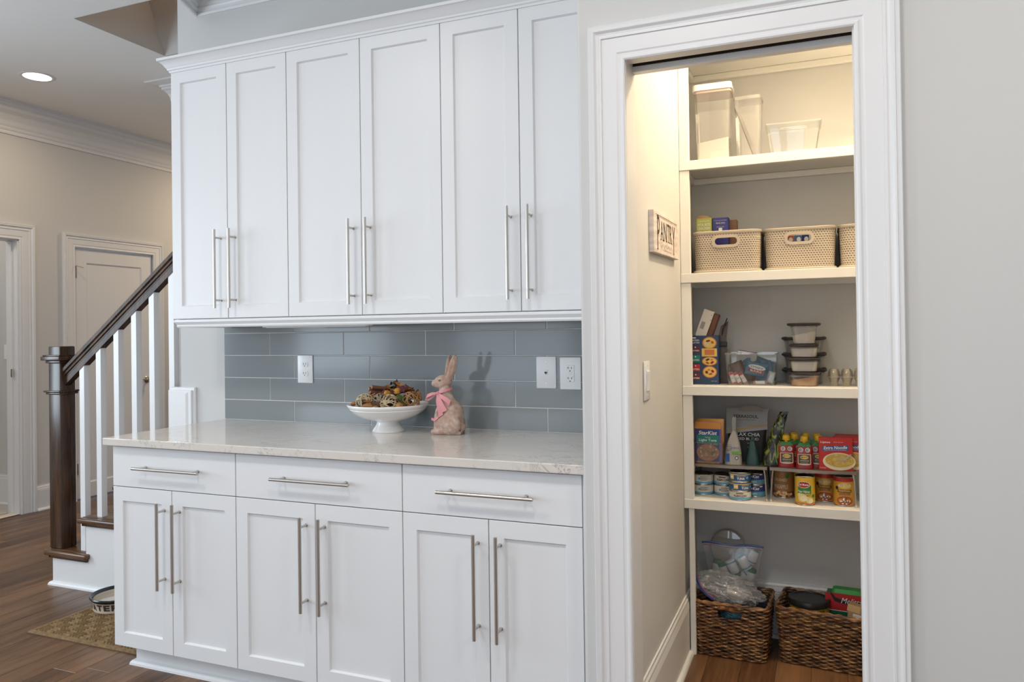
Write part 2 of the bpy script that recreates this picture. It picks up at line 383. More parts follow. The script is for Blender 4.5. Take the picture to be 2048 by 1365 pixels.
base('baseboard_right', [(2.4, 2.15), (.195, 2.15)]); base('baseboard_right', [(-.625, 2.15), (-.655, 2.15)])
# hall door, its casing, and the casing of the opening at the far left
YZ = lambda x: (lambda a, c, t: Vector((x-t, a, c)))
hc = [(d*.98, t) for d, t in casing]
b = B(); sweep(b, [(4.279, 0), (4.279, 2.03), (5.045, 2.03), (5.045, 0)], hc, YZ(-5.523)); st('trim_7', b, TRIMW)
b = B(); sweep(b, [(2.90, 0), (2.90, 2.04), (3.825, 2.04), (3.825, 0)], [(d*1.08, t) for d, t in casing], YZ(-5.523)); st('trim_8', b, TRIMW)
b = B(); box(b, -5.65, -5.523, 3.815, 3.836, 0, 2.045, 0, .001); box(b, -5.61, -5.575, 3.803, 3.816, 0, 2.03, 0, .001); box(b, -5.65, -5.523, 2.89, 3.83, 2.035, 2.051); box(b, -5.65, -5.523, 2.89, 2.905, 0, 2.04)
st('trim_9', b, TRIMW)
b = B(); box(b, -5.60, -5.52, 2.9, 3.815, 0, .012, 0, .004); st('trim_10', b, mat('pale_threshold', (.66, .58, .48), .4))
def shaker(bm, x0, x1, z0, z1, y, th, stile, rail, bw, dp, mi=0):
    """front frame at y (facing -Y) with a sloped inner edge; the panel field itself is separate"""
    def R(i, yy): return [(x0+i, yy, z0+i), (x1-i, yy, z0+i), (x1-i, yy, z1-i), (x0+i, yy, z1-i)]
    def Q(s, r, yy): return [(x0+s, yy, z0+r), (x1-s, yy, z0+r), (x1-s, yy, z1-r), (x0+s, yy, z1-r)]
    loft(bm, [R(0, y+th), R(0, y+.0012), R(.0012, y), Q(stile, rail, y), Q(stile+bw, rail+bw, y+dp), Q(stile+bw, rail+bw, y+th), R(0, y+th)], mi, False, False)
door = st('door_1', (lambda bm: (shaker(bm, 4.282, 5.042, .012, 2.027, 5.532, .035, .11, .115, .012, .008), bm)[1])(B()), TRIMW)
for v in door.data.vertices: x, y, z = v.co; v.co = (-y, x, z)
b = B(); box(b, -5.56, -5.5405, 4.39, 4.935, .125, 1.915); st('door_panel', b, TRIMW, door)
for z in (1.83, .25):
    b = B(); cyl(b, (-5.522, 4.279, z-.045), (-5.522, 4.279, z+.045), .006, n=10); box(b, -5.530, -5.524, 4.268, 4.30, z-.045, z+.045)
    if z > 1: tube(b, [(-5.522, 4.279, z+.045), (-5.50, 4.285, z+.05), (-5.47, 4.32, z+.035)], .004, 8)
    st('hinge', b, STEEL, door, True)
b = B(); lathe(b, [(0, 0), (.028, 0), (.030, .004), (.026, .008), (.012, .012), (.010, .035), (.022, .042), (.027, .052), (.024, .062), (.012, .067), (0, .068)], n=20)
for v in b.verts: v.co = Vector((-5.532+v.co.z, 4.975+v.co.x, .926+v.co.y))
tube(b, [(-5.48, 4.97, .93), (-5.475, 4.93, .93), (-5.478, 4.89, .932)], .006, 8)
st('door_knob', b, STEEL, door, True)
# wall plates in the hall opening
t = thing('light_switch', 'white switch plate seen through the hall opening at the far left', 'light switch', (-5.95, 4.03, 1.2))
b = B(); box(b, -.04, .09, -.007, 0, -.06, .06, 0, .003); done('cover_plate', b, PLAST, t); b = B(); box(b, .0, .035, -.012, -.006, -.033, .033, 0, .002); done('rocker', b, PLAST, t)
b = B(); box(b, -5.585, -5.56, 3.7995, 3.8035, 1.02, 1.08, 0, .001); st('strike_plate', b, STEEL, bpy.data.objects['trim_9'])
# recessed light
t = thing('ceiling_light', 'round recessed downlight glowing in the hall ceiling', 'ceiling light', (-4.78, 3.447, ZC))
b = B(); lathe(b, [(.083, .0), (.083, -.004), (.096, -.006), (.104, -.003), (.104, .0)], n=40); done('trim_ring', b, TRIMW, t, True)
b = B(); lathe(b, [(0, -.003), (.05, -.004), (.084, -.001)], n=40); done('lens', b, mat('lamp_glow', (1, .9, .8), .5, emit=((1, .86, .66), 9)), t, True)

# ------------------------------------------------------------------ staircase
sc_ = thing('staircase', 'dark wood and white staircase rising behind the cabinets', 'staircase', (0, 0, 0))
RX = [-3.809, -3.560, -3.305, -3.050, -2.795, -2.54, -2.285]; RZ = .1875; SY = 2.81
b = B(); pts = [(RX[0], .0)]
for i, x in enumerate(RX[:4]): pts += [(x, RZ*(i+1)-.028), (min(RX[i+1], -2.932), RZ*(i+1)-.028)]
pts += [(-2.932, 0)]
prism(b, pts, lambda a, c, t: Vector((a, t, c)), SY, SY+.02)
done('stringer', b, TRIMW, sc_)
for i, x in enumerate(RX[:6]):
    yf = SY+.0205 if i < 4 else 2.957
    b = B(); box(b, x, x+.018, yf, 3.925, RZ*i, RZ*(i+1)-.028); done('riser', b, TRIMW, sc_)
    b = B(); z = RZ*(i+1); xe = RX[i+1]+.03
    if i < 4:
        xr_ = min(RX[i+1]+.001, -2.932); box(b, x-.032, xr_, SY-.001, 2.957, z-.028, z, 0, .008, 3); box(b, x-.032, RX[i+1]+.001, 2.9571, 3.925, z-.028, z, 0, .008, 3)
        xe = min(xe, -2.932)
        box(b, x-.032, xe, SY-.032, SY+.004, z-.028, z, 0, .010, 3)
        box(b, x-.015, xe-.012, SY-.014, SY+.002, z-.044, z-.027, 0, .005, 2)
        box(b, x-.016, x+.002, SY-.014, 3.925, z-.044, z-.027, 0, .005, 2)
    else: box(b, x-.032, RX[i+1]+.001, 2.9571, 3.925, z-.028, z, 0, .008, 3)
    done('tread', b, TWOOD, sc_, True)
b = B(); sweep(b, [(RX[0], 3.92), (RX[0], SY), (-2.932, SY)], [(-d, t*1.1) for d, t in shoe], up(0)); done('shoe_moulding', b, TRIMW, sc_)
# newel post
b = B(); nx0, nx1, ny0, ny1 = -3.838, -3.748, 2.815, 2.905
box(b, nx0, nx1, ny0, ny1, RZ, 1.265, 0, .006, 2)
for z0, z1, e in ((1.175, 1.190, .010), (1.190, 1.212, .026), (1.212, 1.220, .02), (1.020, 1.030, .018), (1.008, 1.020, .010), (.99, 1.008, 0)):
    if e: box(b, nx0-e, nx1+e, ny0-e, ny1+e, z0, z1, 0, .004, 2)
done('newel_post', b, NWOOD, sc_, True)
# handrail: moulded profile swept along the slope
RS = (1.717-1.150)/(3.702-2.941)
def rail_z(x): return 1.158+RS*(x+3.745)
yc = 2.858
rp = [(-.030, -.062), (-.022, -.050), (-.018, -.040), (-.026, -.032), (-.031, -.020), (-.031, -.008), (-.022, .0), (0, .004), (.022, .0), (.031, -.008), (.031, -.020), (.026, -.032), (.018, -.040), (.022, -.050), (.030, -.062)]
rp = [(-.012, -.050), (-.017, -.046), (-.017, -.040), (-.023, -.036), (-.024, -.028), (-.031, -.022), (-.032, -.008), (-.022, .0), (0, .003), (.022, .0), (.032, -.008), (.031, -.022), (.024, -.028), (.023, -.036), (.017, -.040), (.017, -.046), (.012, -.050)]
b = B(); loft(b, [[Vector((x, yc+p, rail_z(x)+q*1.35)) for p, q in rp] for x in (-3.749, -2.931)])
box_pts = [[Vector((x, yc+p, rail_z(x)+q)) for p, q in ((-.019, -.066), (.019, -.066), (.019, -.10), (-.019, -.10))] for x in (-3.749, -2.931)]
loft(b, box_pts); done('handrail', b, DWOOD, sc_, True)
for i, x in enumerate((-3.638, -3.516, -3.388, -3.263, -3.141, -3.009)):
    k = 0 if x < -3.56 else 1 if x < -3.305 else 2 if x < -3.05 else 3
    b = B(); zt = rail_z(x)-.085; y0, y1 = 2.842, 2.875; x1 = x+.034
    loft(b, [[(x, y0, RZ*(k+1)), (x1, y0, RZ*(k+1)), (x1, y1, RZ*(k+1)), (x, y1, RZ*(k+1))], [(x, y0, rail_z(x)-.09), (x1, y0, rail_z(x1)-.09), (x1, y1, rail_z(x1)-.09), (x, y1, rail_z(x)-.09)]])
    done('baluster', b, TRIMW, sc_)
# short skirt block where the wall begins beside the stair
b = B(); box(b, -2.985, -2.838, 2.812, 2.838, .70, 1.048, 0, .002)
loft(b, [[(-2.97, 2.806, .70), (-2.868, 2.806, .70), (-2.868, 2.806, 1.030), (-2.97, 2.806, 1.030)][::1], [(-2.985, 2.815, .70), (-2.850, 2.815, .70), (-2.850, 2.815, 1.045), (-2.985, 2.815, 1.045)]])
box(b, -2.985, -2.826, 2.824, 2.84, .70, 1.062, 0, .004)
st('trim_11', b, TRIMW)

# ------------------------------------------------------------------ cabinets
YD, YU = 2.193, 2.5025
def pull(bm, c, axis, L_=.331, so=.038):
    c = Vector(c); a = Vector((0, 0, 1)) if axis == 'z' else Vector((1, 0, 0)); y = Vector((0, -so, 0))
    p = c+y; cyl(bm, p-a*L_/2, p+a*L_/2, .006, n=14)
    for s in (-1, 1): q = c+a*s*(L_/2-.034); cyl(bm, q, q+y, .0045, n=10); cyl(bm, q, q+Vector((0, -.002, 0)), .0065, n=12)
def door_leaf(root, x0, x1, z0, z1, y, hx, hz, name='door'):
    g = .0015; b = B(); shaker(b, x0+g, x1-g, z0+g, z1-g, y, .020, .0515, .054, .005, .009)
    d = done(name, b, WHITE, root)
    b = B(); box(b, x0+.052, x1-.052, y+.0085, y+.015, z0+.054, z1-.054); done('panel', b, WHITE, d)
    b = B(); pull(b, (hx, y, hz), 'z'); done('handle', b, STEEL, d, True)
pos = ['left', 'middle', 'right']
for i, (x0, x1, xm) in enumerate(((-2.6244, -2.0035, -2.3151), (-2.0035, -1.3000, -1.6516), (-1.3000, -.6768, -.9876))):
    w2 = x0; t = thing('base_cabinet', ['white base cabinet under the countertop, at the stair end', 'wide white base cabinet in the middle, below bowl and rabbit', 'white base cabinet beside the pantry door casing'][i], 'cabinet', (x0, YD, 0), group='base cabinets under the counter')
    X0, X1, XM = 0, x1-x0, xm-x0
    b = B(); box(b, X0+.002, X1-.002, .0205, .635, .092, .884); done('body', b, WHITE, t)
    g = .0015; b = B(); box(b, X0+g, X1-g, 0, .020, .7208+g, .8783, 0, .0012)
    d = done('drawer', b, WHITE, t); b = B(); pull(b, ((X0+X1)/2, 0, .803), 'x'); done('handle', b, STEEL, d, True)
    door_leaf(t, X0, XM, .0893, .7208, 0, XM-.0375, .512); door_leaf(t, XM, X1, .0893, .7208, 0, XM+.0395, .512)
    u = thing('wall_cabinet', ['white upper cabinet at the left end near the stairs', 'wide white upper cabinet in the middle of the row', 'white upper cabinet against the pantry wall'][i], 'cabinet', (x0, YU, 0), group='upper cabinets')
    b = B(); box(b, X0+.002 if i else 0, X1-.002 if i < 2 else X1, .0205, .333, 1.3655, 2.4697); done('body', b, WHITE, u)
    door_leaf(u, X0, XM, 1.3855, 2.4697, 0, XM-.0375, 1.593); door_leaf(u, XM, X1, 1.3855, 2.4697, 0, XM+.0395, 1.593)
t = thing('filler_strip', 'narrow white filler between the upper cabinets and wall', 'filler strip', (-.6768, YU, 1.3655))
b = B(); box(b, 0, .0155, .004, .03, 0, 1.104); done('strip', b, WHITE, t)
t = thing('filler_strip', 'narrow white filler between the base cabinets and wall', 'filler strip', (-.6768, YD, .09))
b = B(); box(b, 0, .0155, .004, .03, 0, .79); done('strip', b, WHITE, t)
# crown and light rail of the upper cabinets
t = thing('cabinet_crown', 'white crown moulding along the top of the upper cabinets', 'moulding', (-2.6224, YU, 2.463))
ccp = [(-.02, 0), (.004, 0), (.006, .008), (.010, .011), (.012, .018), (.016, .022), (.022, .032), (.032, .042), (.037, .046), (.041, .047), (.041, .058), (-.02, .058)]
b = B(); sweep(b, [(0, .333), (0, 0), (1.961, 0)], [(-d, q) for d, q in ccp], lambda a, c, q: Vector((a, c, q))); done('moulding', b, WHITE, t, 25)
b = B(); box(b, .02, 1.961, .0205, .333, .04, .0575); done('top_board', b, WHITE, t)
t = thing('light_rail', 'white light rail moulding under the upper cabinets', 'moulding', (-2.6224, YU, 1.349))
lp = [(-.022, 0), (-.010, 0), (-.007, .006), (-.009, .012), (-.003, .020), (0, .024), (.0, .030), (-.002, .0345), (-.022, .0345)]
b = B(); sweep(b, [(0.004, .326), (0.004, 0), (1.961, 0)], [(-d, q) for d, q in lp], lambda a, c, q: Vector((a, c, q))); done('moulding', b, WHITE, t, 25)
t = thing('under_cabinet_light', 'slim white light bar mounted under the upper cabinets', 'light fixture', (-1.957, 2.62, 1.3655))
b = B(); box(b, -.267, .267, -.02, .02, -.021, 0, 0, .004); done('housing', b, PLAST, t); b = B(); box(b, -.25, .25, -.012, .012, -.023, -.0205); done('diffuser', b, PLAST, t)
# toe kick
t = thing('toe_kick', 'white toe kick with quarter round under the base cabinets', 'toe kick', (-2.571, 2.25, 0))
b = B(); box(b, 0, 1.905, 0, .016, 0, .0895); box(b, 0, .016, .0161, .57, 0, .0895); done('board', b, WHITE, t)
b = B(); sweep(b, [(0, .57), (0, 0), (1.905, 0)], [(-d*1.05, q*1.1) for d, q in shoe], lambda a, c, q: Vector((a, c, q))); done('quarter_round', b, WHITE, t, 25)
# countertop
QZ = mat('speckled_quartz', (.66, .625, .58), .09)
N = QZ.node_tree.nodes; L = QZ.node_tree.links; tc = N.new('ShaderNodeTexCoord'); mp = N.new('ShaderNodeMapping'); mp.inputs['Rotation'].default_value = (0, 0, .5); mp.inputs['Scale'].default_value = (1.4, 3.0, 1.4)
L.new(tc.outputs['Object'], mp.inputs[0]); n1 = N.new('ShaderNodeTexNoise'); n1.inputs['Scale'].default_value = 7; n1.inputs['Detail'].default_value = 9; n1.inputs['Roughness'].default_value = .72; n1.inputs['Distortion'].default_value = .6
L.new(mp.outputs[0], n1.inputs[0]); r1 = N.new('ShaderNodeValToRGB'); e = r1.color_ramp.elements; e[0].position = .485; e[0].color = (0, 0, 0, 1); e[1].position = .5; e[1].color = (1, 1, 1, 1)
x = e.new(.508); x.color = (0, 0, 0, 1); L.new(n1.outputs[0], r1.inputs[0])
n2 = N.new('ShaderNodeTexNoise'); n2.inputs['Scale'].default_value = 4.5; L.new(tc.outputs['Object'], n2.inputs[0])
r2 = N.new('ShaderNodeValToRGB'); r2.color_ramp.elements[0].position = .42; r2.color_ramp.elements[1].position = .58; L.new(n2.outputs[0], r2.inputs[0])
mm = N.new('ShaderNodeMath'); mm.operation = 'MULTIPLY'; L.new(r1.outputs[0], mm.inputs[0]); L.new(r2.outputs[0], mm.inputs[1])
mc = N.new('ShaderNodeMixRGB'); mc.inputs[1].default_value = (.66, .625, .58, 1); mc.inputs[2].default_value = (.25, .25, .26, 1); L.new(mm.outputs[0], mc.inputs[0]); L.new(mc.outputs[0], N['Principled BSDF'].inputs['Base Color'])
t = thing('countertop', 'pale speckled quartz countertop over the base cabinets', 'countertop', (-2.6485, 2.166, .8847))
b = B(); box(b, 0, 1.987, 0, .671, 0, .0293, 0, .003, 2); done('slab', b, QZ, t)
# backsplash, one object for each tile
t = thing('backsplash', 'grey glass subway tile backsplash above the countertop', 'backsplash', (0, 2.8375, .9141))
b = B(); box(b, -2.6457, -.6615, -.0062, 0, 0, .452); done('grout', b, GROUT, t)
TW, TH, G = .4093, .1042, .003; X_L, X_R = -2.6457, -.6625; tmesh = {}
for r in range(-1, 5):
    z0 = 1.0084+TH*r-.9141; z1 = z0+TH; z0 = max(z0, 0)+G/2; z1 = min(z1, .452)-G/2
    if z1-z0 < .01: continue
    off = {3: 1/3, 2: 0, 1: 1/3, 0: 0, -1: 1/3, 4: 0}[r]; k = -2
    while True:
        a = -2.3762+TW*(k+off); c = a+TW; k += 1
        if a > X_R: break
        a = max(a, X_L); c = min(c, X_R)
        if c-a < .02: continue
        a += G/2; c -= G/2; key = (round(c-a, 4), round(z1-z0, 4))
        if key not in tmesh:
            b = B(); box(b, 0, c-a, -.008, 0, 0, z1-z0, 0, .0016, 2); me = bpy.data.meshes.new('tile'); bmesh.ops.recalc_face_normals(b, faces=b.faces); b.to_mesh(me); b.free(); me.materials.append(TILE); tmesh[key] = me
        o = bpy.data.objects.new('tile', tmesh[key]); C.objects.link(o); o.parent = t; o.location = (a, 0, z0)
# outlets
def plate(label, cat, name, xc, zc, w_=.083):
    t = thing(name, label, cat, (xc, 2.830, zc)); b = B(); box(b, -w_/2, w_/2, -.006, 0, -.063, .063, 0, .004, 2); done('cover_plate', b, PLAST, t, True); return t
t = plate('white duplex outlet on the left of the backsplash', 'outlet', 'duplex_outlet', -2.173, 1.155)
for z in (.021, -.021):
    b = B(); pl = Flat((0, -.0085, z)); R0 = []
    pts = [(.0165*math.cos(a), max(-.0125, min(.0125, .0165*math.sin(a)))) for a in [2*PI*i/24 for i in range(24)]]
    prism(b, pts, lambda a, c, q: Vector((a, q, z+c)), -.0082, -.005)
    rc = done('receptacle', b, PLAST, t, True); b = B()
    for x in (-.0065, .0065): prect(b, pl, x-.0012, x+.0012, -.001, .0075, 0)
    pell(b, pl, 0, -.0065, .0022, .0026, 0, n=10); done('slots', b, PLASTD, rc)
b = B(); cyl(b, (0, -.0068, 0), (0, -.005, 0), .0022, n=10); done('screw', b, STEEL, t)
t = plate('white phone jack plate between rabbit and corner outlet', 'wall plate', 'phone_jack', -1.014, 1.150)
b = B(); box(b, -.0075, .0075, -.0085, -.005, -.009, .011, 0, .001); j = done('jack', b, PLAST, t); b = B(); pl = Flat((0, -.0086, 0)); prect(b, pl, -.0055, .0055, -.003, .003, 0); prect(b, pl, -.0025, .0025, -.007, -.003, 0); done('socket', b, PLASTD, j)
for z in (.041, -.041): b = B(); cyl(b, (0, -.0072, z), (0, -.005, z), .0028, n=10); done('screw', b, STEEL, t)
t = plate('white GFCI outlet in the backsplash corner by the pantry wall', 'outlet', 'safety_outlet', -.914, 1.147, .086)
b = B(); box(b, -.0165, .0165, -.0085, -.005, -.033, .033, 0, .001); rc = done('receptacle', b, PLAST, t)
b = B(); pl = Flat((0, -.0086, 0))
for z in (.018, -.022):
    prect(b, pl, -.0075, -.0058, z, z+.008, 0); prect(b, pl, -.012, -.0075, z+.0033, z+.0047, 0); prect(b, pl, .0055, .0080, z, z+.0072, 0); pell(b, pl, 0, z-.008, .0024, .0026, 0, n=10)
pell(b, pl, .0125, -.012, .0012, .0012, 0, n=8); done('slots', b, PLASTD, rc)
b = B(); box(b, -.006, .006, -.0098, -.008, .0005, .005, 0, .0005); box(b, -.006, .006, -.0098, -.008, -.006, -.001, 0, .0005); done('test_buttons', b, PLAST, rc)
for z in (.048, -.048): b = B(); cyl(b, (0, -.0070, z), (0, -.005, z), .0026, n=10); done('screw', b, PLAST, t)
# ------------------------------------------------------------------ pantry shelving
SH = mat('shelf_white', (.80, .79, .76), .4)
S = [2.449, 1.994, 1.5385, 1.0845, .628]; PF = 3.12
for i, z in enumerate(S):
    t = thing('pantry_shelf', ['white pantry shelf hidden mostly above the door header', 'top visible white pantry shelf, holding the clear containers', 'white pantry shelf holding the three woven plastic bins', 'white pantry shelf holding the lidded food containers', 'lowest white pantry shelf, holding cans and risers'][i], 'shelf', (-.53, PF, z), group='pantry shelves')
    b = B(); box(b, 0.001, 1.279, .0, .299, -.019, 0); done('board', b, SH, t)
    b = B(); box(b, 0.001, 1.279, -.019, 0, -.038, 0, 0, .002, 2); done('front_edge', b, SH, t)
    b = B(); box(b, .001, 1.279, .28, .299, -.045, -.0195, 0, .002); done('cleat', b, SH, t)
    b = B(); box(b, .001, .018, .012, .28, -.045, -.0195, 0, .002); done('cleat', b, SH, t)
t = thing('shelf_upright', 'white vertical strip holding the shelf fronts at the left pantry wall', 'upright', (-.53, PF-.002, 0))
b = B()
for z0, z1 in ((.0, S[4]-.0385), (S[4]+.0005, S[3]-.0385), (S[3]+.0005, S[2]-.0385), (S[2]+.0005, S[1]-.0385), (S[1]+.0005, S[0]-.0385), (S[0], 2.749)):
    b = B(); box(b, .001 if z0 else .019, .040, -.012, .012, z0 if z0 else .001, z1, 0, .0015); done('strip', b, SH, t)

# pantry wooden sign and switch
SIGN = mat('whitewashed_wood', (.70, .62, .58), .7, noise=(14, .25, (1, 1, 5)), bump=(60, .3, .001)); INK = mat('brown_ink', (.045, .03, .022), .8); INKL = mat('faded_ink', (.42, .33, .27), .8)
t = thing('pantry_sign', 'whitewashed wooden sign reading PANTRY on the pantry wall', 'sign', (-.53, 2.734, 1.649), (-math.radians(-1.3), 0, 0))
b = B(); box(b, 0, .018, -.231, .231, -.071, .071, 0, .0015); done('board', b, SIGN, t)
pl = Flat((.018, 0, 0), (0, 1, 0), (0, 0, 1)); b = B()
for ch, x, y, w_, h_ in (('P', -.158, .001, .040, .118), ('A', -.098, .011, .042, .066), ('N', -.040, .011, .052, .066), ('T', .018, .011, .038, .066), ('R', .065, .011, .040, .066), ('Y', .125, -.006, .052, .104)):
    v, f, x0, x1, y0, y1 = glyphs(ch, .0); txt(b, pl, ch, x, y, w_, h_, 0, 2)
    for sx in {'P': (-.017,), 'A': (-.02, .02), 'N': (-.023, .023), 'T': (0,), 'R': (-.017, .019), 'Y': (0,)}[ch]: prect(b, pl, x+sx-.009, x+sx+.009, y-h_/2-.001, y-h_/2+.003, 0, 2)
done('lettering', b, INK, t)
b = B(); prect(b, pl, -.20, .20, .0585, .0605, 0); prect(b, pl, -.20, .20, .054, .0548, 0); done('ruled_line', b, INK, t)
b = B()
for i in range(9):
    x = -.115+i*.026; s = 1 if i % 2 else -1
    for q in range(3): pell(b, pl, x+q*.004, -.042+s*.004*math.sin(q), .006-.0012*q, .0022, 0, 1, 10, 0 if s > 0 else PI, PI if s > 0 else 2*PI)
    prect(b, pl, x-.008, x-.006, -.047, -.037, 0, 1)
txt(b, pl, 'fresh & tasty', 0, -.056, .16, .008, 0, 1); done('scroll_pattern', b, INKL, t)
t = thing('light_switch', 'cream rocker switch plate on the left pantry wall by the jamb', 'light switch', (-.53, 2.425, 1.151))
b = B(); box(b, 0, .006, -.040, .040, -.063, .063, 0, .004, 2); done('cover_plate', b, PLAST, t, True)
b = B(); box(b, .006, .009, -.0165, .0165, -.033, .033, 0, .001); prism(b, [(0, -.032), (.005, .030), (0, .030)], lambda a, c, q: Vector((.008+a, q, c)), -.015, .015); done('rocker', b, PLAST, t)
for z in (.048, -.048): b = B(); cyl(b, (.0055, 0, z), (.007, 0, z), .0026, n=10); done('screw', b, PLAST, t)

# ------------------------------------------------------------------ top shelf
CLEAR = film('clear_plastic', (.985, .98, .97), .93, .04); CLEARD = film('smoky_plastic', (.80, .78, .75), .85, .05); ACR = film('clear_acrylic', (.97, .98, .98), .965, .05)
FLOUR = mat('flour', (.86, .83, .78), .9); LIDW = mat('lid_white', (.86, .85, .83), .3); SILI = mat('grey_pink_seal', (.42, .33, .30), .5)
def shell(bm, cx, cy, w0, d0, w1, d1, r, z0, z1, th=.002, n=4, mi=0, steps=4, inner=True):
    rs = []
    for i in range(steps+1):
        k = i/steps; rs.append(rrect(cx, cy, w0+(w1-w0)*k, d0+(d1-d0)*k, r, z0+(z1-z0)*k, n))
    if inner:
        for i in range(steps, -1, -1):
            k = i/steps; rs.append(rrect(cx, cy, w0+(w1-w0)*k-2*th, d0+(d1-d0)*k-2*th, max(r-th, .001), max(z0+th, z0+(z1-z0)*k), n))
    loft(bm, rs, mi)
def vessel(t, w0, d0, w1, d1, h, r=.012, m=None, th=.002, name='body', z0=0):
    b = B(); shell(b, 0, 0, w0, d0, w1, d1, r, z0, z0+h, th, inner=False)
    for f in [f for f in b.faces if all(abs(v.co.z-(z0+h)) < 1e-5 for v in f.verts)]: b.faces.remove(f)
    return done(name, b, m or CLEAR, t, True)
def fill(t, w_, d_, z0, zl, zr, m, name='contents', r=.01):
    b = B(); lo = rrect(0, 0, w_, d_, r, z0); hi = [Vector((p.x, p.y, zl+(zr-zl)*(p.x/w_+.5))) for p in rrect(0, 0, w_, d_, r, 0)]
    loft(b, [lo, hi]); return done(name, b, m, t, True)
t = thing('storage_canister', 'tall clear canister with white push lid, part full of flour', 'canister', (-.405, 3.235, 1.9945), (0, 0, .02))
vessel(t, .130, .112, .146, .125, .292, .014); fill(t, .124, .106, .003, .084, .100, FLOUR)
b = B(); shell(b, 0, 0, .150, .128, .150, .128, .016, .286, .297, inner=False); done('seal', b, SILI, t, True)
b = B(); shell(b, 0, 0, .158, .136, .156, .134, .018, .297, .322, inner=False, steps=1); box(b, -.02, .02, -.02, .02, .322, .3235, 0, .0005); done('lid', b, LIDW, t, True)
t = thing('clear_canister', 'empty tall clear canister without lid, beside the flour canister', 'canister', (-.265, 3.215, 1.9945), (0, 0, -.05))
vessel(t, .088, .085, .104, .098, .250, .014)
b = B(); shell(b, 0, 0, .1065, .1005, .1065, .1005, .015, .238, .252, inner=True, steps=1); done('rim', b, CLEARD, t, True)
t = thing('canister_lid', 'loose clear lid leaning diagonally inside the empty canister', 'lid', (-.236, 3.215, 1.9985), (0, -.33, 0))
b = B(); shell(b, .0, 0, .010, .07, .012, .07, .003, .004, .225, inner=False, steps=1); done('lid_plate', b, CLEARD, t, True)
b = B(); box(b, -.009, -.0055, -.036, .036, .006, .224, 0, .001); done('gasket', b, mat('gasket_brown', (.20, .15, .12), .5), t)
t = thing('clear_storage_bin', 'low clear plastic bin with a handle lip on the top shelf', 'bin', (-.097, 3.245, 1.9945), (0, 0, .03))
vessel(t, .165, .115, .205, .145, .128, .014, ACR)
b = B(); shell(b, 0, 0, .211, .151, .211, .151, .015, .124, .130, inner=True, steps=1); tube(b, [(-.05, -.071, .10), (-.045, -.082, .103), (.045, -.082, .103), (.05, -.071, .10)], .004, 8); done('rim', b, ACR, t, True)

# ------------------------------------------------------------------ second shelf: woven plastic bins
def knit(name, col):
    m = mat(name, col, .6); nt = m.node_tree; N = nt.nodes; L = nt.links; p = N['Principled BSDF']
    uv = N.new('ShaderNodeUVMap'); br = N.new('ShaderNodeMapping'); br.inputs['Scale'].default_value = (1/.0100, 1/.0088, 1); L.new(uv.outputs[0], br.inputs[0])
    sx = N.new('ShaderNodeSeparateXYZ'); L.new(br.outputs[0], sx.inputs[0])
    def mth(op, a, b_=None):
        n = N.new('ShaderNodeMath'); n.operation = op
        for i, q in enumerate((a, b_)):
            if q is None: continue
            if isinstance(q, (int, float)): n.inputs[i].default_value = q
            else: L.new(q, n.inputs[i])
        return n.outputs[0]
    row = mth('FLOOR', sx.outputs[1]); odd = mth('MULTIPLY', mth('MODULO', row, 2), .5)
    fx = mth('SUBTRACT', mth('FRACT', mth('ADD', sx.outputs[0], odd)), .5); fy = mth('SUBTRACT', mth('FRACT', sx.outputs[1]), .5)
    sk = mth('ADD', fx, mth('MULTIPLY', fy, .35))
    d = mth('ADD', mth('POWER', mth('ABSOLUTE', sk), 2), mth('MULTIPLY', mth('POWER', mth('ABSOLUTE', fy), 2), 1.5))
    hole = mth('LESS_THAN', d, .075)
    mx = N.new('ShaderNodeMixRGB'); mx.inputs[1].default_value = (*col, 1); mx.inputs[2].default_value = (col[0]*.20, col[1]*.17, col[2]*.13, 1); L.new(hole, mx.inputs[0]); L.new(mx.outputs[0], p.inputs['Base Color'])
    bn = N.new('ShaderNodeBump'); bn.inputs['Strength'].default_value = .8; bn.inputs['Distance'].default_value = .003; L.new(mth('MINIMUM', d, .3), bn.inputs['Height']); L.new(bn.outputs[0], p.inputs['Normal'])
    return m
BCOL = (.46, .40, .325); KNIT = knit('knit_pattern_plastic', BCOL); BSK = mat('taupe_plastic', BCOL, .5)
def uv_loft(bm, rings, mi=0):
    """open loft around a vessel with uv = (perimeter, height) in metres"""
    ul = bm.loops.layers.uv.verify(); R = [ring(bm, r) for r in rings]; n = len(R[0]); zs = [rings[0][0][2]]
    for a, c in zip(rings, rings[1:]): zs.append(zs[-1]+(Vector(c[0])-Vector(a[0])).length)
    per = [0]; ref = rings[0]
    for i in range(n): per.append(per[-1]+(Vector(ref[(i+1) % n])-Vector(ref[i])).length)
    for k in range(len(R)-1):
        for i in range(n):
            j = (i+1) % n; f = bm.faces.new((R[k][i], R[k][j], R[k+1][j], R[k+1][i])); f.material_index = mi
            for lp_, uvv in zip(f.loops, ((per[i], zs[k]), (per[i+1], zs[k]), (per[i+1], zs[k+1]), (per[i], zs[k+1]))): lp_[ul].uv = uvv
    return R
def oblong(cx, cz, hw, hh, n=10):
    pts = []
    for k in range(n+1): a = -PI/2+PI*k/n; pts.append((cx+hw-hh+hh*math.cos(a), cz+hh*math.sin(a)))
    for k in range(n+1): a = PI/2+PI*k/n; pts.append((cx-hw+hh+hh*math.cos(a), cz+hh*math.sin(a)))
    return pts
BW0, BW1, BD0, BD1, BH = .252, .264, .232, .244, .152
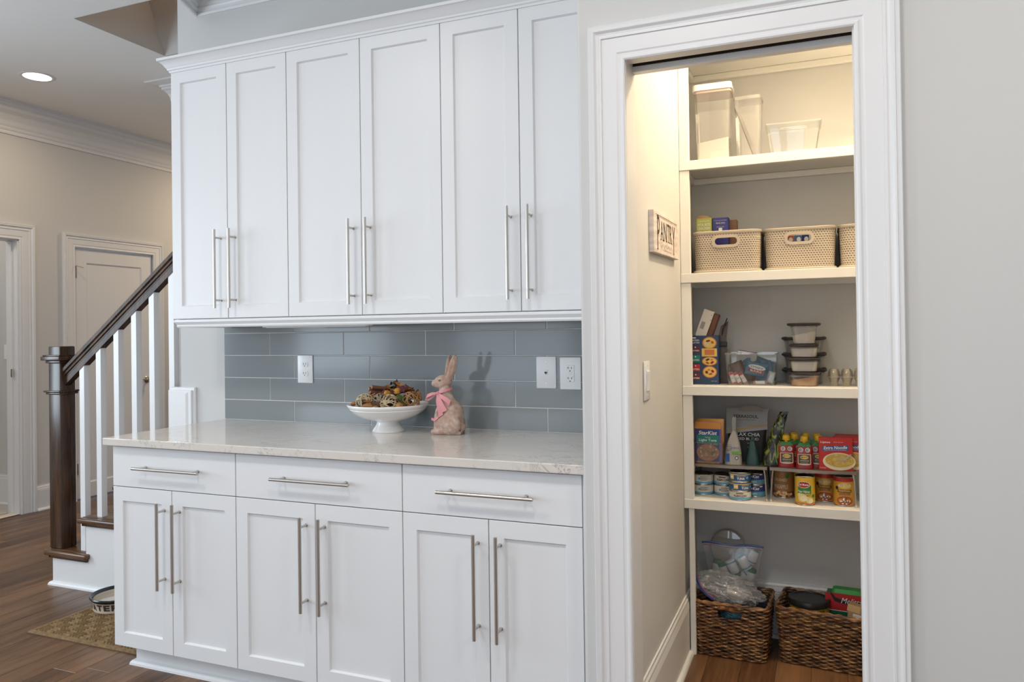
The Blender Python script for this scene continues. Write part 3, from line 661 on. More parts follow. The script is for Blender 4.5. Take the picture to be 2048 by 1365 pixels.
def plastic_bin(x, y, label, rot=0):
    t = thing('woven_plastic_bin', label, 'storage bin', (x, y, 1.5388), (0, 0, rot), group='taupe knit pattern bins')
    b = B(); rs = []
    NZ = 8
    def R(z, s=0):
        k = z/BH; return rrect(0, 0, BW0+(BW1-BW0)*k-2*s, BD0+(BD1-BD0)*k-2*s, .038-s, z+.013, 6)
    # wall, with a real slot for the handle cut in the front
    rings = [R(BH*i/NZ) for i in range(NZ+1)]
    # subdivide the front straight run so the handle slot can be opened
    def dense(r):
        out = []
        for i, p in enumerate(r):
            q = r[(i+1) % len(r)]; out.append(p)
            if (q-p).length > .1:
                for k in range(1, 12): out.append(p.lerp(q, k/12))
        return out
    rings = [dense(r) for r in rings]; uv_loft(b, rings)
    kill = [f for f in b.faces if f.calc_center_median().y < -.08 and abs(f.calc_center_median().x) < .044 and .100 < f.calc_center_median().z-.013 < .132]
    zs = [v.co.z for f in kill for v in f.verts]; xs_ = [v.co.x for f in kill for v in f.verts]
    bmesh.ops.delete(b, geom=kill, context='FACES')
    wall = done('body', b, KNIT, t, True)
    z0, z1, x0, x1 = min(zs), max(zs), min(xs_), max(xs_); cx, cz = (x0+x1)/2, (z0+z1)/2; hw, hh = (x1-x0)/2+.003, (z1-z0)/2+.001
    yy = lambda z: -(BD0+(BD1-BD0)*(z-.013)/BH)/2
    b = B(); o_ = oblong(cx, cz, hw+.006, hh+.006); i_ = oblong(cx, cz, hw-.006, hh-.006)
    rr = [[Vector((p, yy(q)+.004, q)) for p, q in o_], [Vector((p, yy(q)-.003, q)) for p, q in o_], [Vector((p, yy(q)-.003, q)) for p, q in i_], [Vector((p, yy(q)+.004, q)) for p, q in i_]]
    loft(b, rr+[rr[0]], 0, False, False)
    # fill between the rounded inner slot and the rectangular cut
    done('handle_ring', b, BSK, t, True)
    b = B(); inn = [R(BH*i/NZ, .003) for i in range(NZ+1)]; rr = uv_loft(b, inn)
    kill = [f for f in b.faces if f.calc_center_median().y < -.08 and f.calc_center_median().z > .10]
    bmesh.ops.delete(b, geom=kill, context='FACES'); cap(b, rr[0]); done('liner', b, BSK, t, True)
    b = B(); ro = lambda z, s: rrect(0, 0, BW1+s, BD1+s, .040, z, 6)
    rings = [ro(.160, 0), ro(.160, .006), ro(.1675, .008), ro(.170, .004), ro(.170, -.006), ro(.163, -.007), ro(.160, 0)]; loft(b, rings, 0, False, False); done('rim', b, BSK, t, True)
    b = B(); rl = lambda z, s: rrect(0, 0, BW1+.004+s, BD1+.004+s, .040, z, 6)
    loft(b, [rl(0, -.006), rl(.002, 0), rl(.010, .001), rl(.013, -.004), rl(.013, -.012)]); done('lid_tray', b, BSK, t, True)
    return t
plastic_bin(-.3545, 3.266, 'taupe knit pattern bin at the left, holding cracker boxes')
plastic_bin(-.0790, 3.292, 'taupe knit pattern bin in the middle of its shelf')
plastic_bin(.1960, 3.294, 'taupe knit pattern bin at the right, cut by the door frame')
def carton(name, label, loc, w_, d_, h_, col, rot=(0, 0, 0), cat='box', group=None):
    t = thing(name, label, cat, loc, rot, group); b = B(); box(b, -w_/2, w_/2, 0, d_, 0, h_, 0, .001); done('box_body', b, mat(name+'_card', col, .55) if not isinstance(col, bpy.types.Material) else col, t); return t
KRAFT = mat('kraft_cardboard', (.42, .27, .15), .8, noise=(40, .12)); LGT = mat('print_white', (.80, .80, .78), .6); NAVY = mat('print_navy', (.02, .025, .16), .45)
t = carton('cracker_box', 'yellow-green pita cracker box standing open in the left bin', (-.447, 3.20, 1.556), .062, .055, .215, (.42, .46, .10))
b = B(); loft(b, [[(-.031, 0, .215), (.031, 0, .215), (.031, .055, .215), (-.031, .055, .215)], [(-.022, .02, .232), (.01, .012, .226), (.02, .05, .228), (-.02, .05, .236)]], 0, False, False); done('torn_flap', b, KRAFT, t)
b = B(); pl = Flat((0, 0, 0)); txt(b, pl, 'CRUNCHY', 0, .203, .045, .006, 0); txt(b, pl, 'PITA BITE', 0, .188, .050, .011, 0, bold=.02); txt(b, pl, 'CRACKERS', 0, .173, .052, .011, 0, bold=.02); txt(b, pl, 'SEA SALT', 0, .160, .05, .006, 0); done('lettering', b, LGT, t)
t = carton('snack_box', 'navy blue snack box standing upside down in the left bin', (-.382, 3.205, 1.556), .064, .05, .214, (.03, .035, .22))
b = B(); pl = Flat((0, 0, 0)); txt(b, pl, 'fresh family', 0, .192, .036, .009, 0, rot=PI); txt(b, pl, 'snack packs with real fruit', 0, .203, .05, .004, 0, rot=PI); prect(b, pl, -.007, .007, .150, .172, 0); txt(b, pl, 'NET WT 8 OZ', 0, .176, .03, .003, 0, rot=PI); done('lettering', b, LGT, t)
t = carton('brown_box', 'plain brown carton behind the navy box in the left bin', (-.350, 3.262, 1.556), .055, .05, .21, (.25, .13, .07))
t = thing('blue_lid_tub', 'dark blue lidded tub showing above the middle bin rim', 'tub', (-.075, 3.31, 1.558))
b = B(); lathe(b, [(0, 0), (.055, 0), (.066, .150), (.070, .152), (.070, .160), (.055, .162), (0, .162)], n=32, mi=[0, 0, 1, 1, 1, 1]); done('tub', b, [LGT, mat('lid_blue', (.03, .05, .17), .35)], t, True)
for (x, c, nm, lb) in ((-.112, (.50, .10, .02), 'orange_packet', 'orange packet seen through the middle bin handle'), (-.086, (.05, .16, .35), 'blue_packet', 'light blue packet seen through the middle bin handle'), (-.058, (.02, .025, .13), 'navy_packet', 'navy packet seen through the middle bin handle')):
    t = carton(nm, lb, (x, 3.215, 1.556), .027, .02, .125, c, cat='packet')
    b = B(); pl = Flat((0, 0, 0)); pell(b, pl, 0 if x < -.1 else .004, .108, .008, .010, 0); done('badge', b, LGT, t)

# ------------------------------------------------------------------ third shelf
z3 = 1.0848
def dec(t, fn, mats, name='printing'): b = B(); fn(b); return done(name, b, mats, t)
RED = mat('print_red', (.42, .02, .02), .45); TEAL = mat('print_teal', (.01, .20, .17), .45); YEL = mat('print_yellow', (.72, .50, .12), .45); ORG = mat('print_orange', (.55, .18, .05), .45); GRN = mat('print_green', (.04, .22, .05), .45); MAR = mat('print_maroon', (.13, .02, .03), .45)
CREAM = mat('print_cream', (.70, .62, .45), .5); BLK = mat('print_black', (.012, .012, .014), .5); BRN = mat('print_brown', (.14, .05, .02), .5); BLUE = mat('print_blue', (.03, .10, .34), .4); LBL = mat('print_light_blue', (.12, .36, .55), .4)
t = carton('frozen_meal_box', 'navy box with four round food pictures, upright at the left', (-.456, 3.201, z3), .118, .06, .201, mat('box_navy', (.018, .05, .12), .35))
def fm(b):
    pl = Flat((0, 0, 0))
    for i, (y, m_) in enumerate(((.171, 4), (.132, 6), (.095, 5), (.051, 4))):
        cx = .023
        if i == 1: prect(b, pl, cx-.031, cx+.030, y-.017, y+.016, 4, 1); prect(b, pl, cx-.020, cx+.020, y-.011, y+.011, 6, 2)
        else:
            pell(b, pl, cx, y, .029+.002*(i == 2), .0245 if i != 2 else .0185, 6, 1); pell(b, pl, cx, y, .025+.002*(i == 2), .021 if i != 2 else .0155, 4, 2)
            for q in range(7):
                a = q*1.7+i; pell(b, pl, cx+.013*math.cos(a), y+.009*math.sin(a), .006, .004, [7, 5, 1, 6][q % 4] if i else [6, 7, 0, 4][q % 4], 3, 8)
    for y, m_ in ((.145, 8), (.106, 2), (.068, 1), (.031, 8)): prect(b, pl, -.059, -.016, y-.014, y+.014, m_, 1); txt(b, pl, 'PROTEIN', -.036, y-.006, .034, .006, 0, 2, bold=.02); pell(b, pl, -.034, y+.008, .003, .003, 0, 2, 8)
    txt(b, pl, 'CHICKEN', -.036, .182, .036, .007, 0, 2, bold=.02); txt(b, pl, 'COLLECTION', -.037, .172, .040, .006, 0, 2, bold=.02); pell(b, pl, -.038, .192, .008, .003, 0, 2); txt(b, pl, 'NET WT 24 OZ', .040, .013, .022, .003, 0, 2)
dec(t, fm, [LGT, RED, TEAL, GRN, YEL, ORG, ORG, BRN, MAR])
t = thing('white_carton', 'white carton with a barcode leaning on top of the navy box', 'box', (-.495, 3.225, 1.287), (0, .35, 0))
b = B(); box(b, 0, .044, 0, .03, .0, .118, 0, .001); done('box_body', b, mat('white_card', (.72, .68, .62), .6), t)
b = B(); box(b, .0442, .068, .002, .036, -.012, .114, 0, .004); done('brown_side', b, mat('brown_card', (.14, .05, .025), .5), t)
def bc(b):
    pl = Flat((0, 0, 0))
    for i in range(11): prect(b, pl, .008, .024, .036+i*.0028, .0372+i*.0028, 0)
    prect(b, pl, .036, .040, .100, .102, 0); prect(b, pl, .038, .042, .080, .082, 0)
dec(t, bc, [BLK], 'barcode')
t = thing('folded_snack_bag', 'brown foil bag folded and clipped behind the navy box', 'bag', (-.388, 3.29, z3))
b = B(); loft(b, [[(-.03, -.02, 0), (.018, -.02, 0), (.018, .02, 0), (-.03, .02, 0)], [(-.032, -.024, .09), (.020, -.024, .09), (.020, .024, .09), (-.032, .024, .09)], [(-.02, -.012, .19), (.012, -.012, .19), (.012, .012, .19), (-.02, .012, .19)], [(-.008, -.004, .24), (.022, -.004, .26), (.022, .004, .26), (-.008, .004, .24)]]); done('bag_body', b, mat('bag_brown', (.09, .065, .055), .35, bump=(40, .5, .004)), t, True)
b = B(); box(b, -.030, .019, -.026, -.020, .155, .175, 0, .002); tube(b, [(-.004, -.01, .20), (.002, -.02, .23), (.02, -.02, .272), (.012, -.01, .24)], .002, 6); done('clip', b, BLACK, t)
# clear bin with snacks
t = thing('clear_snack_bin', 'clear plastic bin full of blue and red snack packs', 'bin', (-.270, 3.258, z3))
vessel(t, .180, .155, .200, .172, .128, .008, ACR)
b = B(); shell(b, 0, 0, .204, .176, .204, .176, .010, .124, .129, inner=True, steps=1); shell(b, 0, 0, .184, .159, .184, .159, .010, .0, .004, inner=False, steps=1); done('rim', b, CLEARD, t, True)
FOILB = mat('foil_blue', (.07, .22, .40), .28, bump=(25, .7, .006)); FOILD = mat('foil_dark_brown', (.10, .05, .03), .3, bump=(25, .7, .006)); FOILR = mat('foil_red', (.50, .04, .03), .35)
def pillow(bm, w_, h_, d_, nx=8, ny=6, seed=0, mi=0, cr=.002):
    rnd = random.Random(seed); F = []; Bk = []
    for j in range(ny+1):
        a = []; c = []
        for i in range(nx+1):
            u = i/nx*2-1; v = j/ny*2-1; q = max(0, (1-u**4))*max(0, (1-v**4)); q = q**.6*d_/2; e = 1 if 0 < i < nx and 0 < j < ny else .3
            x = u*w_/2+rnd.uniform(-cr, cr)*.5; z = v*h_/2
            a.append(bm.verts.new((x, -q-.0006+rnd.uniform(-cr, cr)*e, z))); c.append(bm.verts.new((x, q+.0006+rnd.uniform(-cr, cr)*e, z)))
        F.append(a); Bk.append(c)
    for G_, s in ((F, 1), (Bk, -1)):
        for j in range(ny):
            for i in range(nx):
                q = (G_[j][i], G_[j][i+1], G_[j+1][i+1], G_[j+1][i]); f = bm.faces.new(q if s > 0 else q[::-1]); f.material_index = mi
    edge = lambda G_: G_[0]+[r[-1] for r in G_[1:]]+G_[-1][-2::-1]+[r[0] for r in G_[-2:0:-1]]
    bridge(bm, edge(F), edge(Bk), mi)
def packet(name, label, cat, loc, rot, w_, h_, d_, m, seed=0, group=None, fn=None, mats=None, lab=True):
    t = thing(name, label, cat, loc, rot, group); b = B(); pillow(b, w_, h_, d_, seed=seed); done('pouch', b, m, t, 60)
    if fn: dec(t, lambda b_: fn(b_, Flat((0, -d_/2-.0015, 0), e=.0012)), mats)
    return t
pk = [(-.305, 3.29, 1.158, -.6, FOILB), (-.215, 3.29, 1.162, .4, FOILB), (-.335, 3.235, 1.140, 1.2, FOILD), (-.315, 3.262, 1.135, .5, FOILB), (-.27, 3.285, 1.150, -.3, FOILB), (-.225, 3.250, 1.125, .9, FOILB), (-.20, 3.285, 1.14, 1.3, FOILB), (-.248, 3.225, 1.150, .25, FOILB), (-.275, 3.243, 1.133, -.9, FOILD)]
for i, (x, y, z, r, m_) in enumerate(pk):
    fn = (lambda b_, p_: (pell(b_, p_, .0, .010, .034, .010, 0, 2), txt(b_, p_, 'crispy', 0, .010, .05, .010, 2, 3), prect(b_, p_, -.03, .03, -.012, .0, 1, 2), txt(b_, p_, 'BARS', 0, -.006, .045, .008, 0, 3, bold=.02))) if i == 7 else None
    packet('snack_pouch' if m_ is FOILB else 'brown_snack_pouch', ['blue pouch leaning high at the back left of the snack bin', 'blue pouch leaning high at the back right of the snack bin', 'dark brown pouch standing at the left of the snack bin', 'blue pouch at the back left of the clear snack bin', 'blue pouch at the back centre of the clear snack bin', 'blue pouch tilted at the right of the clear snack bin', 'blue pouch at the back right corner of the snack bin', 'blue pouch with a red band facing front in the snack bin', 'dark brown crumpled pouch in the middle of the snack bin'][i], 'snack', (-.27+(x+.27)*.8, y, z-.004), (random.uniform(-.2, .2), r, random.uniform(-.2, .2)), .082, .056, .018, m_, i, 'packs in the clear snack bin', fn, [LGT, RED, BLUE])
for i, (x, z, r) in enumerate(((-.342, 1.112, .35), (-.323, 1.112, .45), (-.302, 1.112, .52))):
    t = thing('snack_bar', ['leftmost', 'second', 'third'][i]+' red and white wrapped bar leaning at the front of the snack bin', 'snack bar', (x, 3.198+.003*i, z), (0, -r, 0), 'bars in the clear snack bin')
    b = B(); box(b, -.0085, .0085, -.004, .004, -.026, .026, 0, .002); done('wrapper', b, LGT, t); dec(t, lambda b_: (prect(b_, Flat((0, -.0042, 0)), -.0085, .0085, .014, .0255, 0), prect(b_, Flat((0, -.0042, 0)), -.0085, .0085, -.0255, -.018, 0), txt(b_, Flat((0, -.0042, 0)), 'oat bar', 0, 0, .014, .004, 0)), [RED], 'red_print')
t = thing('snack_bar', 'red and white wrapped bar lying flat at the front of the snack bin', 'snack bar', (-.235, 3.192, 1.096), (0, PI/2, 0), 'bars in the clear snack bin')
b = B(); box(b, -.0065, .0065, -.004, .004, -.026, .026, 0, .002); done('wrapper', b, LGT, t); dec(t, lambda b_: (prect(b_, Flat((0, -.0042, 0)), -.0065, .0065, .018, .0255, 0), prect(b_, Flat((0, -.0042, 0)), -.0065, .0065, -.0255, -.018, 0)), [RED], 'red_print')
packet('clear_wrapped_candy', 'silver blue wrapped candy at the right front of the snack bin', 'snack', (-.195, 3.20, 1.115), (0, .3, 0), .028, .05, .012, mat('foil_silver', (.45, .50, .55), .25, .3, bump=(60, .6, .004)), 9)
t = carton('white_tea_box', 'white box with purple edge sticking out of the snack bin', (-.300, 3.285, 1.150), .078, .02, .070, (.75, .74, .74), (0, .16, 0))
dec(t, lambda b_: (prect(b_, Flat((0, 0, 0)), -.039, .039, .0665, .070, 0), pell(b_, Flat((0, 0, 0)), -.026, .055, .006, .0045, 1)), [mat('print_purple', (.10, .05, .25), .5), GRN])
# food container stacks
LIDB = mat('container_lid_dark', (.030, .024, .024), .42); SUGAR = mat('sugar', (.78, .74, .68), .9); RICE = mat('rice_cream', (.74, .69, .62), .9, bump=(400, .5, .002)); BSUG = mat('brown_sugar', (.50, .26, .09), .95, bump=(250, .6, .003))
def food(x, y, z, w0, w1, h, lid, label, zl, zr, m, round_=.03, cont=True):
    t = thing('food_container', label, 'food container', (x, y, z), group='dark lidded food containers')
    b = B(); shell(b, 0, 0, w0, w0, w1, w1, round_, 0, h-.010, inner=False)
    for f in [f for f in b.faces if all(abs(v.co.z-(h-.010)) < 1e-5 for v in f.verts)]: b.faces.remove(f)
    done('container_body', b, CLEAR, t, True)
    if m: k = max(zl, zr)/h; b = B(); lo = rrect(0, 0, w0-.004, w0-.004, round_-.002, .002, 5); hi = [Vector((p.x, p.y, zl+(zr-zl)*(p.x/w1+.5))) for p in rrect(0, 0, w0+(w1-w0)*k-.004, w0+(w1-w0)*k-.004, round_, 0, 5)]; mid = [Vector((p.x, p.y, zl*.2+.002)) for p in rrect(0, 0, w0-.001, w0-.001, round_, 0, 5)]; loft(b, [lo, hi]); done('contents', b, m, t, True)
    b = B(); shell(b, 0, 0, w1+.004, w1+.004, w1+.006, w1+.006, round_+.004, h-.018, h-.014, inner=False, steps=1); done('rim', b, CLEARD, t, True)
    b = B(); R_ = lambda s, zz: rrect(0, 0, lid+s, lid+s, round_+.008, zz, 6); loft(b, [R_(-.016, h-.013), R_(-.004, h-.011), R_(0, h-.007), R_(0, h-.004), R_(-.010, h-.001), R_(-.016, h-.004)]); done('lid', b, LIDB, t, True)
    return t
xs3, ys3 = -.0695, 3.215
food(xs3, ys3, z3, .098, .108, .056, .120, 'clear container of brown sugar at the bottom of the front stack', .022, .042, BSUG)
food(xs3, ys3, z3+.0565, .092, .108, .056, .126, 'container of white sugar, second from the bottom of the front stack', .038, .038, SUGAR)
food(xs3, ys3, z3+.113, .092, .108, .052, .112, 'container of white sugar, third from the bottom of the front stack', .034, .036, SUGAR)
food(xs3+.001, ys3, z3+.1655, .078, .100, .083, .126, 'tallest clear container on top of the front stack, half full', .030, .052, RICE)
for i, (z, h) in enumerate(((0, .063), (.0635, .063), (.127, .065))):
    food(-.072, 3.352, z3+z, .135, .150, h, .172, ['bottom', 'middle', 'top'][i]+' wide dark lidded container in the rear stack', 0, 0, None)
# clear egg carton: two rows of domes and cups
t = thing('egg_carton', 'clear plastic egg carton at the right end of its shelf', 'egg carton', (.085, 3.235, z3))
EG = film('egg_carton_plastic', (.90, .87, .80), .95, .08, bump=(50, .4, .003)); lo = B(); hi = B()
for i in range(3):
    for j in range(2):
        cx, cy = -.046+i*.046, -.024+j*.048
        for bm_, pr in ((lo, [(.006, 0), (.013, .002), (.017, .022), (.023, .034)]), (hi, [(.023, .038), (.019, .058), (.014, .066), (.0, .068)])):
            lathe(bm_, pr, (cx, cy), 10)
box(hi, -.072, .072, -.050, .050, .0345, .0375, 0, .001); done('cups', lo, EG, t, True); done('lid', hi, EG, t, True)
# ------------------------------------------------------------------ lowest shelf: two risers, cans, pouches, boxes
z4 = .6285
TRAY = mat('riser_bronze', (.30, .26, .22), .35, .6)
def riser(x0, x1, label, bow):
    t = thing('shelf_riser', label, 'shelf riser', (x0, 3.15, z4), group='metal shelf risers'); W = x1-x0; D = .215; n = 14
    b = B(); sec = []
    for i in range(n+1):
        k = i/n; y = -bow*math.sin(PI*k); zz = .128; x = W*k
        sec.append([Vector((x, y-.001, zz-.003)), Vector((x, y-.001, zz+.009)), Vector((x, y+.002, zz+.009)), Vector((x, y+.002, zz+.005)), Vector((x, D, zz+.005)), Vector((x, D, zz-.003))])
    loft(b, sec); done('tray', b, TRAY, t)
    for x in (.004, W-.004):
        s = 1 if x < W/2 else -1
        for y in (.012, D-.012):
            b = B(); tube(b, [(x+s*.008, y, .126), (x+s*.004, y-.004, .10), (x-s*.002, y-.010 if y < .1 else y+.004, .004)], .0033, 8); cyl(b, (x-s*.002, y-.010 if y < .1 else y+.004, 0), (x-s*.002, y-.010 if y < .1 else y+.004, .012), .0042, n=10); done('leg', b, CHROME, t, True)
    return t
riser(-.505, -.212, 'bronze metal riser over the tuna cans, left of the two', .012)
riser(-.201, .110, 'bronze metal riser over the fruit and bean cans, right of the two', .016)
zr = z4+.1335
CANM = mat('can_steel', (.55, .54, .52), .25, 1); CANL = mat('can_lid', (.10, .09, .09), .3, .9)
CAN_LABELS = {}
def can(kind, x, y, z, r, h, ang, label, group, printer, mats, body):
    t = thing(kind, label, 'can', (x, y, z), group=group)
    b = B(); lathe(b, [(0, .0005), (r-.003, .0005), (r-.001, 0), (r, .0015), (r-.0006, .003), (r-.0006, h-.003), (r, h-.0015), (r-.001, h), (r-.003, h-.001), (r-.004, h-.003), (0, h-.003)], n=40, mi=[0]*9+[1]); done('can_body', b, [CANM, CANL], t, True)
    b = B(); lathe(b, [(r-.0002, .004), (r-.0002, h-.004)], n=40); done('paper_label', b, body, t, True)
    if printer: b = B(); printer(b, Cyl(r, ang, .0003), r, h); done('printing', b, mats, t)
    return t
def full(pl, b, r, y0, y1, mi, k=1): prect(b, pl, -PI*r*.55, PI*r*.55, y0, y1, mi, k, 22)
def alb(b, pl, r, h): full(pl, b, r, .004, .013, 1); txt(b, pl, 'ALBACORE', .002, h*.55, .052, h*.20, 0, 3, bold=.02); prect(b, pl, -.014, .014, h*.74, h*.84, 2, 2, 5); txt(b, pl, 'WHITE TUNA', 0, h*.42, .034, h*.06, 0, 3)
def alb2(b, pl, r, h):
    full(pl, b, r, .004, .012, 1)
    for i in range(7): prect(b, pl, -.020, .004+.006*(i % 3), .017+i*.0028, .018+i*.0028, 3, 2, 4)
    pell(b, pl, -.024, .024, .005, .005, 1, 2, 12)
def tuna(b, pl, r, h):
    full(pl, b, r, h*.72, h*.80, 2); txt(b, pl, 'TUNA', .010, h*.36, .030, h*.24, 0, 3, bold=.03); txt(b, pl, 'albacore chunk', .012, h*.62, .034, h*.10, 0, 3); prect(b, pl, -.036, -.018, h*.25, h*.72, 2, 2, 4); pat(b, pl, ((-.033, h*.64), (-.033, h*.32), (-.027, h*.48), (-.021, h*.32), (-.021, h*.64), (-.027, h*.55)), 0, 3); pell(b, pl, .036, h*.46, .005, .006, 1, 3, 12)
def skist(b, pl, r, h): full(pl, b, r, .004, h*.46, 1); txt(b, pl, 'StarKist', -.006, h*.72, .052, h*.26, 0, 3, bold=.02, shear=.2); txt(b, pl, 'Light', -.002, h*.28, .026, h*.18, 0, 3, bold=.02); pell(b, pl, .026, h*.28, .009, h*.15, 2, 2, 16); prect(b, pl, .022, .034, h*.84, h*.92, 0, 2, 3)
def at_(x, y): return math.atan2(x, y)            # label faces roughly towards the room
tg = 'tuna cans on the lowest shelf'
AL = mat('label_off_white', (.66, .63, .55), .5); TB = mat('label_tuna_blue', (.03, .10, .24), .4); NB = mat('label_navy', (.02, .035, .20), .4)
for i in range(2): can('tuna_can', -.4720, 3.236, z4+.0425*i, .0425, .042, .35, ['bottom', 'top'][i]+' white tuna can of the leftmost stack, showing small print', tg, alb2, [BLK, LBL, BRN, BLK], AL)
can('tuna_can', -.3860, 3.244, z4, .0425, .042, .25, 'bottom white tuna can of the second stack from left', tg, alb2, [BLK, LBL, BRN, BLK], AL)
can('tuna_can', -.3860, 3.244, z4+.0425, .0425, .042, -.1, 'white albacore tuna can on top of the second stack', tg, alb, [BLK, LBL, BRN], AL)
can('tuna_can', -.3170, 3.171, z4, .0428, .037, .05, 'white ALBACORE can at the bottom of the front triple stack', tg, alb, [BLK, LBL, BRN], AL)
can('tuna_can', -.3170, 3.171, z4+.0375, .0428, .037, .35, 'blue tuna can in the middle of the front triple stack', tg, tuna, [LGT, LBL, YEL], TB)
can('tuna_can', -.3170, 3.171, z4+.075, .0428, .037, -.05, 'blue TUNA can on top of the front triple stack', tg, tuna, [LGT, LBL, YEL], TB)
for i in range(2): can('tuna_can', -.2665, 3.262, z4+.0485*i, .0428, .048, .0, ['bottom', 'top'][i]+' navy and teal tuna can of the stack by the riser leg', tg, skist, [LGT, mat('label_teal_light', (.10, .33, .42), .4), LBL], NB)
def chick(b, pl, r, h):
    full(pl, b, r, .006, h*.24, 3)
    rnd = random.Random(3)
    for i in range(26): pell(b, pl, rnd.uniform(-.045, .045), rnd.uniform(.010, h*.23), .006, .005, [4, 5, 0][i % 3], 2, 8)
    txt(b, pl, 'CRUSHED', 0, h*.66, .052, h*.10, 0, 3); txt(b, pl, 'PINEAPPLE', .001, h*.42, .058, h*.14, 0, 3); txt(b, pl, 'in pineapple juice', 0, h*.555, .04, h*.035, 1, 3); prect(b, pl, -.044, -.028, h*.74, h*.90, 2, 2, 4)
    for q in range(5): pat(b, pl, ((.024, h*.72), (.014+q*.006, h*.93), (.026+q*.002, h*.74)), 1, 3)
can('fruit_can', -.1560, 3.268, z4, .0385, .112, -.30, 'tall orange-brown can reading CRUSHED PINEAPPLE', 'fruit and bean cans', chick, [CREAM, GRN, GRN, BRN, ORG, YEL], mat('label_orange_brown', (.36, .16, .05), .45))
can('fruit_can', -.0790, 3.262, z4, .0365, .110, .1, 'yellow can half hidden behind the pear halves can', 'fruit and bean cans', None, None, mat('label_golden', (.62, .36, .03), .4))
def pear(b, pl, r, h):
    prect(b, pl, -.026, .024, h*.42, h*.70, 2, 1, 8); pell(b, pl, -.003, h*.42, .026, h*.10, 2, 1)
    pell(b, pl, -.004, h*.72, .0235, h*.115, 0, 3, 24); pell(b, pl, -.004, h*.72, .0215, h*.098, 1, 4, 24); txt(b, pl, 'Del Monte', -.004, h*.725, .036, h*.075, 0, 5, bold=.02); txt(b, pl, 'Pear Halves', -.003, h*.49, .042, h*.085, 0, 5, bold=.015, shear=.2); txt(b, pl, 'in heavy syrup', -.003, h*.41, .03, h*.03, 3, 5)
    for cx, cy, s in ((-.008, .27, 1), (.018, .19, .8)):
        pell(b, pl, cx, h*cy, .017*s, h*.14*s, 4, 5); pell(b, pl, cx+.004, h*(cy-.02), .012*s, h*.09*s, 5, 6); pell(b, pl, cx-.011*s, h*(cy+.09*s), .008*s, h*.07*s, 4, 5)
    full(pl, b, r, .004, h*.10, 6, 1); pell(b, pl, .034, h*.34, .006, h*.06, 2, 4, 10)
can('fruit_can', -.0730, 3.160, z4, .0370, .112, .0, 'yellow and green pear halves can at the front', 'fruit and bean cans', pear, [LGT, RED, GRN, YEL, mat('pear_flesh', (.78, .66, .34), .5), mat('pear_core', (.85, .78, .55), .5), ORG], mat('label_yellow', (.66, .42, .03), .4))
def bean(b, pl, r, h):
    full(pl, b, r, h*.84, h*.965, 1); pat(b, pl, ((-.022, h*.84), (.022, h*.84), (.018, h*.93), (-.018, h*.93)), 1, 2); pell(b, pl, 0, h*.71, .025, h*.10, 2, 2); txt(b, pl, 'OLD EL PASO', 0, h*.71, .042, h*.075, 3, 3, bold=.03)
    prect(b, pl, -.026, .026, h*.475, h*.575, 4, 2, 8); txt(b, pl, 'TRADITIONAL', 0, h*.53, .044, h*.055, 2, 3, bold=.03); prect(b, pl, -.020, .020, h*.385, h*.46, 4, 2, 6); txt(b, pl, 'Refried Beans', 0, h*.425, .035, h*.045, 2, 3)
    pell(b, pl, 0, h*.19, .030, h*.16, 1, 2, 24); pell(b, pl, 0, h*.19, .026, h*.135, 5, 3, 24); rnd = random.Random(5)
    for i in range(26): a = rnd.uniform(0, 6.3); q = rnd.uniform(0, .85); pell(b, pl, .024*q*math.cos(a), h*.19+h*.12*q*math.sin(a), .0035, .0022, 3 if i % 2 else 4, 4, 6)
    pell(b, pl, -.029, h*.62, .006, .007, 0, 3, 12); txt(b, pl, 'NET WT 16 OZ', .0, h*.02+.002, .02, .002, 3, 4)
bm4 = [BLK, RED, YEL, LGT, BRN, mat('refried_beans', (.30, .10, .05), .5)]; OR2 = mat('label_amber', (.58, .30, .03), .4)
can('bean_can', -.0010, 3.254, z4, .0375, .112, -.02, 'amber refried beans can behind the pear halves can', 'fruit and bean cans', bean, bm4, OR2)
can('bean_can', .0665, 3.196, z4, .0380, .112, .05, 'amber refried beans can at the front right by the riser leg', 'fruit and bean cans', bean, bm4, OR2)
# on the left riser
t = thing('clear_acrylic_tray', 'low clear acrylic tray holding the tuna pouches', 'tray', (-.441, 3.20, zr))
b = B(); shell(b, 0, 0, .116, .075, .122, .082, .004, 0, .088, inner=False)
for f in [f for f in b.faces if all(abs(v.co.z-.088) < 1e-5 for v in f.verts)]: b.faces.remove(f)
done('tray_body', b, ACR, t, True); b = B(); shell(b, 0, 0, .124, .084, .124, .084, .005, .085, .088, inner=True, steps=1); done('rim', b, CLEARD, t, True)
FG = mat('foil_gold_orange', (.55, .24, .05), .28, .3, bump=(40, .4, .003)); FP = mat('foil_purple', (.16, .12, .36), .3, .2, bump=(30, .5, .004))
def tp(b, p):
    prect(b, p, -.052, .052, .056, .084, 3); prect(b, p, -.046, .046, -.082, .054, 2); prect(b, p, -.045, .045, .000, .030, 5, 2); txt(b, p, 'StarKist', 0, .040, .074, .016, 0, 3, bold=.02, shear=.2); txt(b, p, 'Selects', 0, .022, .02, .005, 0, 3); txt(b, p, 'Light Tuna', 0, .009, .070, .013, 0, 3, bold=.01); txt(b, p, 'in water', .026, -.005, .03, .008, 0, 3)
    pell(b, p, 0, -.040, .045, .034, 1, 2, 28); rnd = random.Random(2)
    for i in range(70): a = rnd.uniform(0, 6.3); q = rnd.uniform(0, .95)**.5; pell(b, p, .040*q*math.cos(a), -.040+.029*q*math.sin(a), .0045, .003, [4, 6, 7, 1][i % 4], 3, 7)
    prect(b, p, -.046, .046, -.084, -.076, 3, 3)
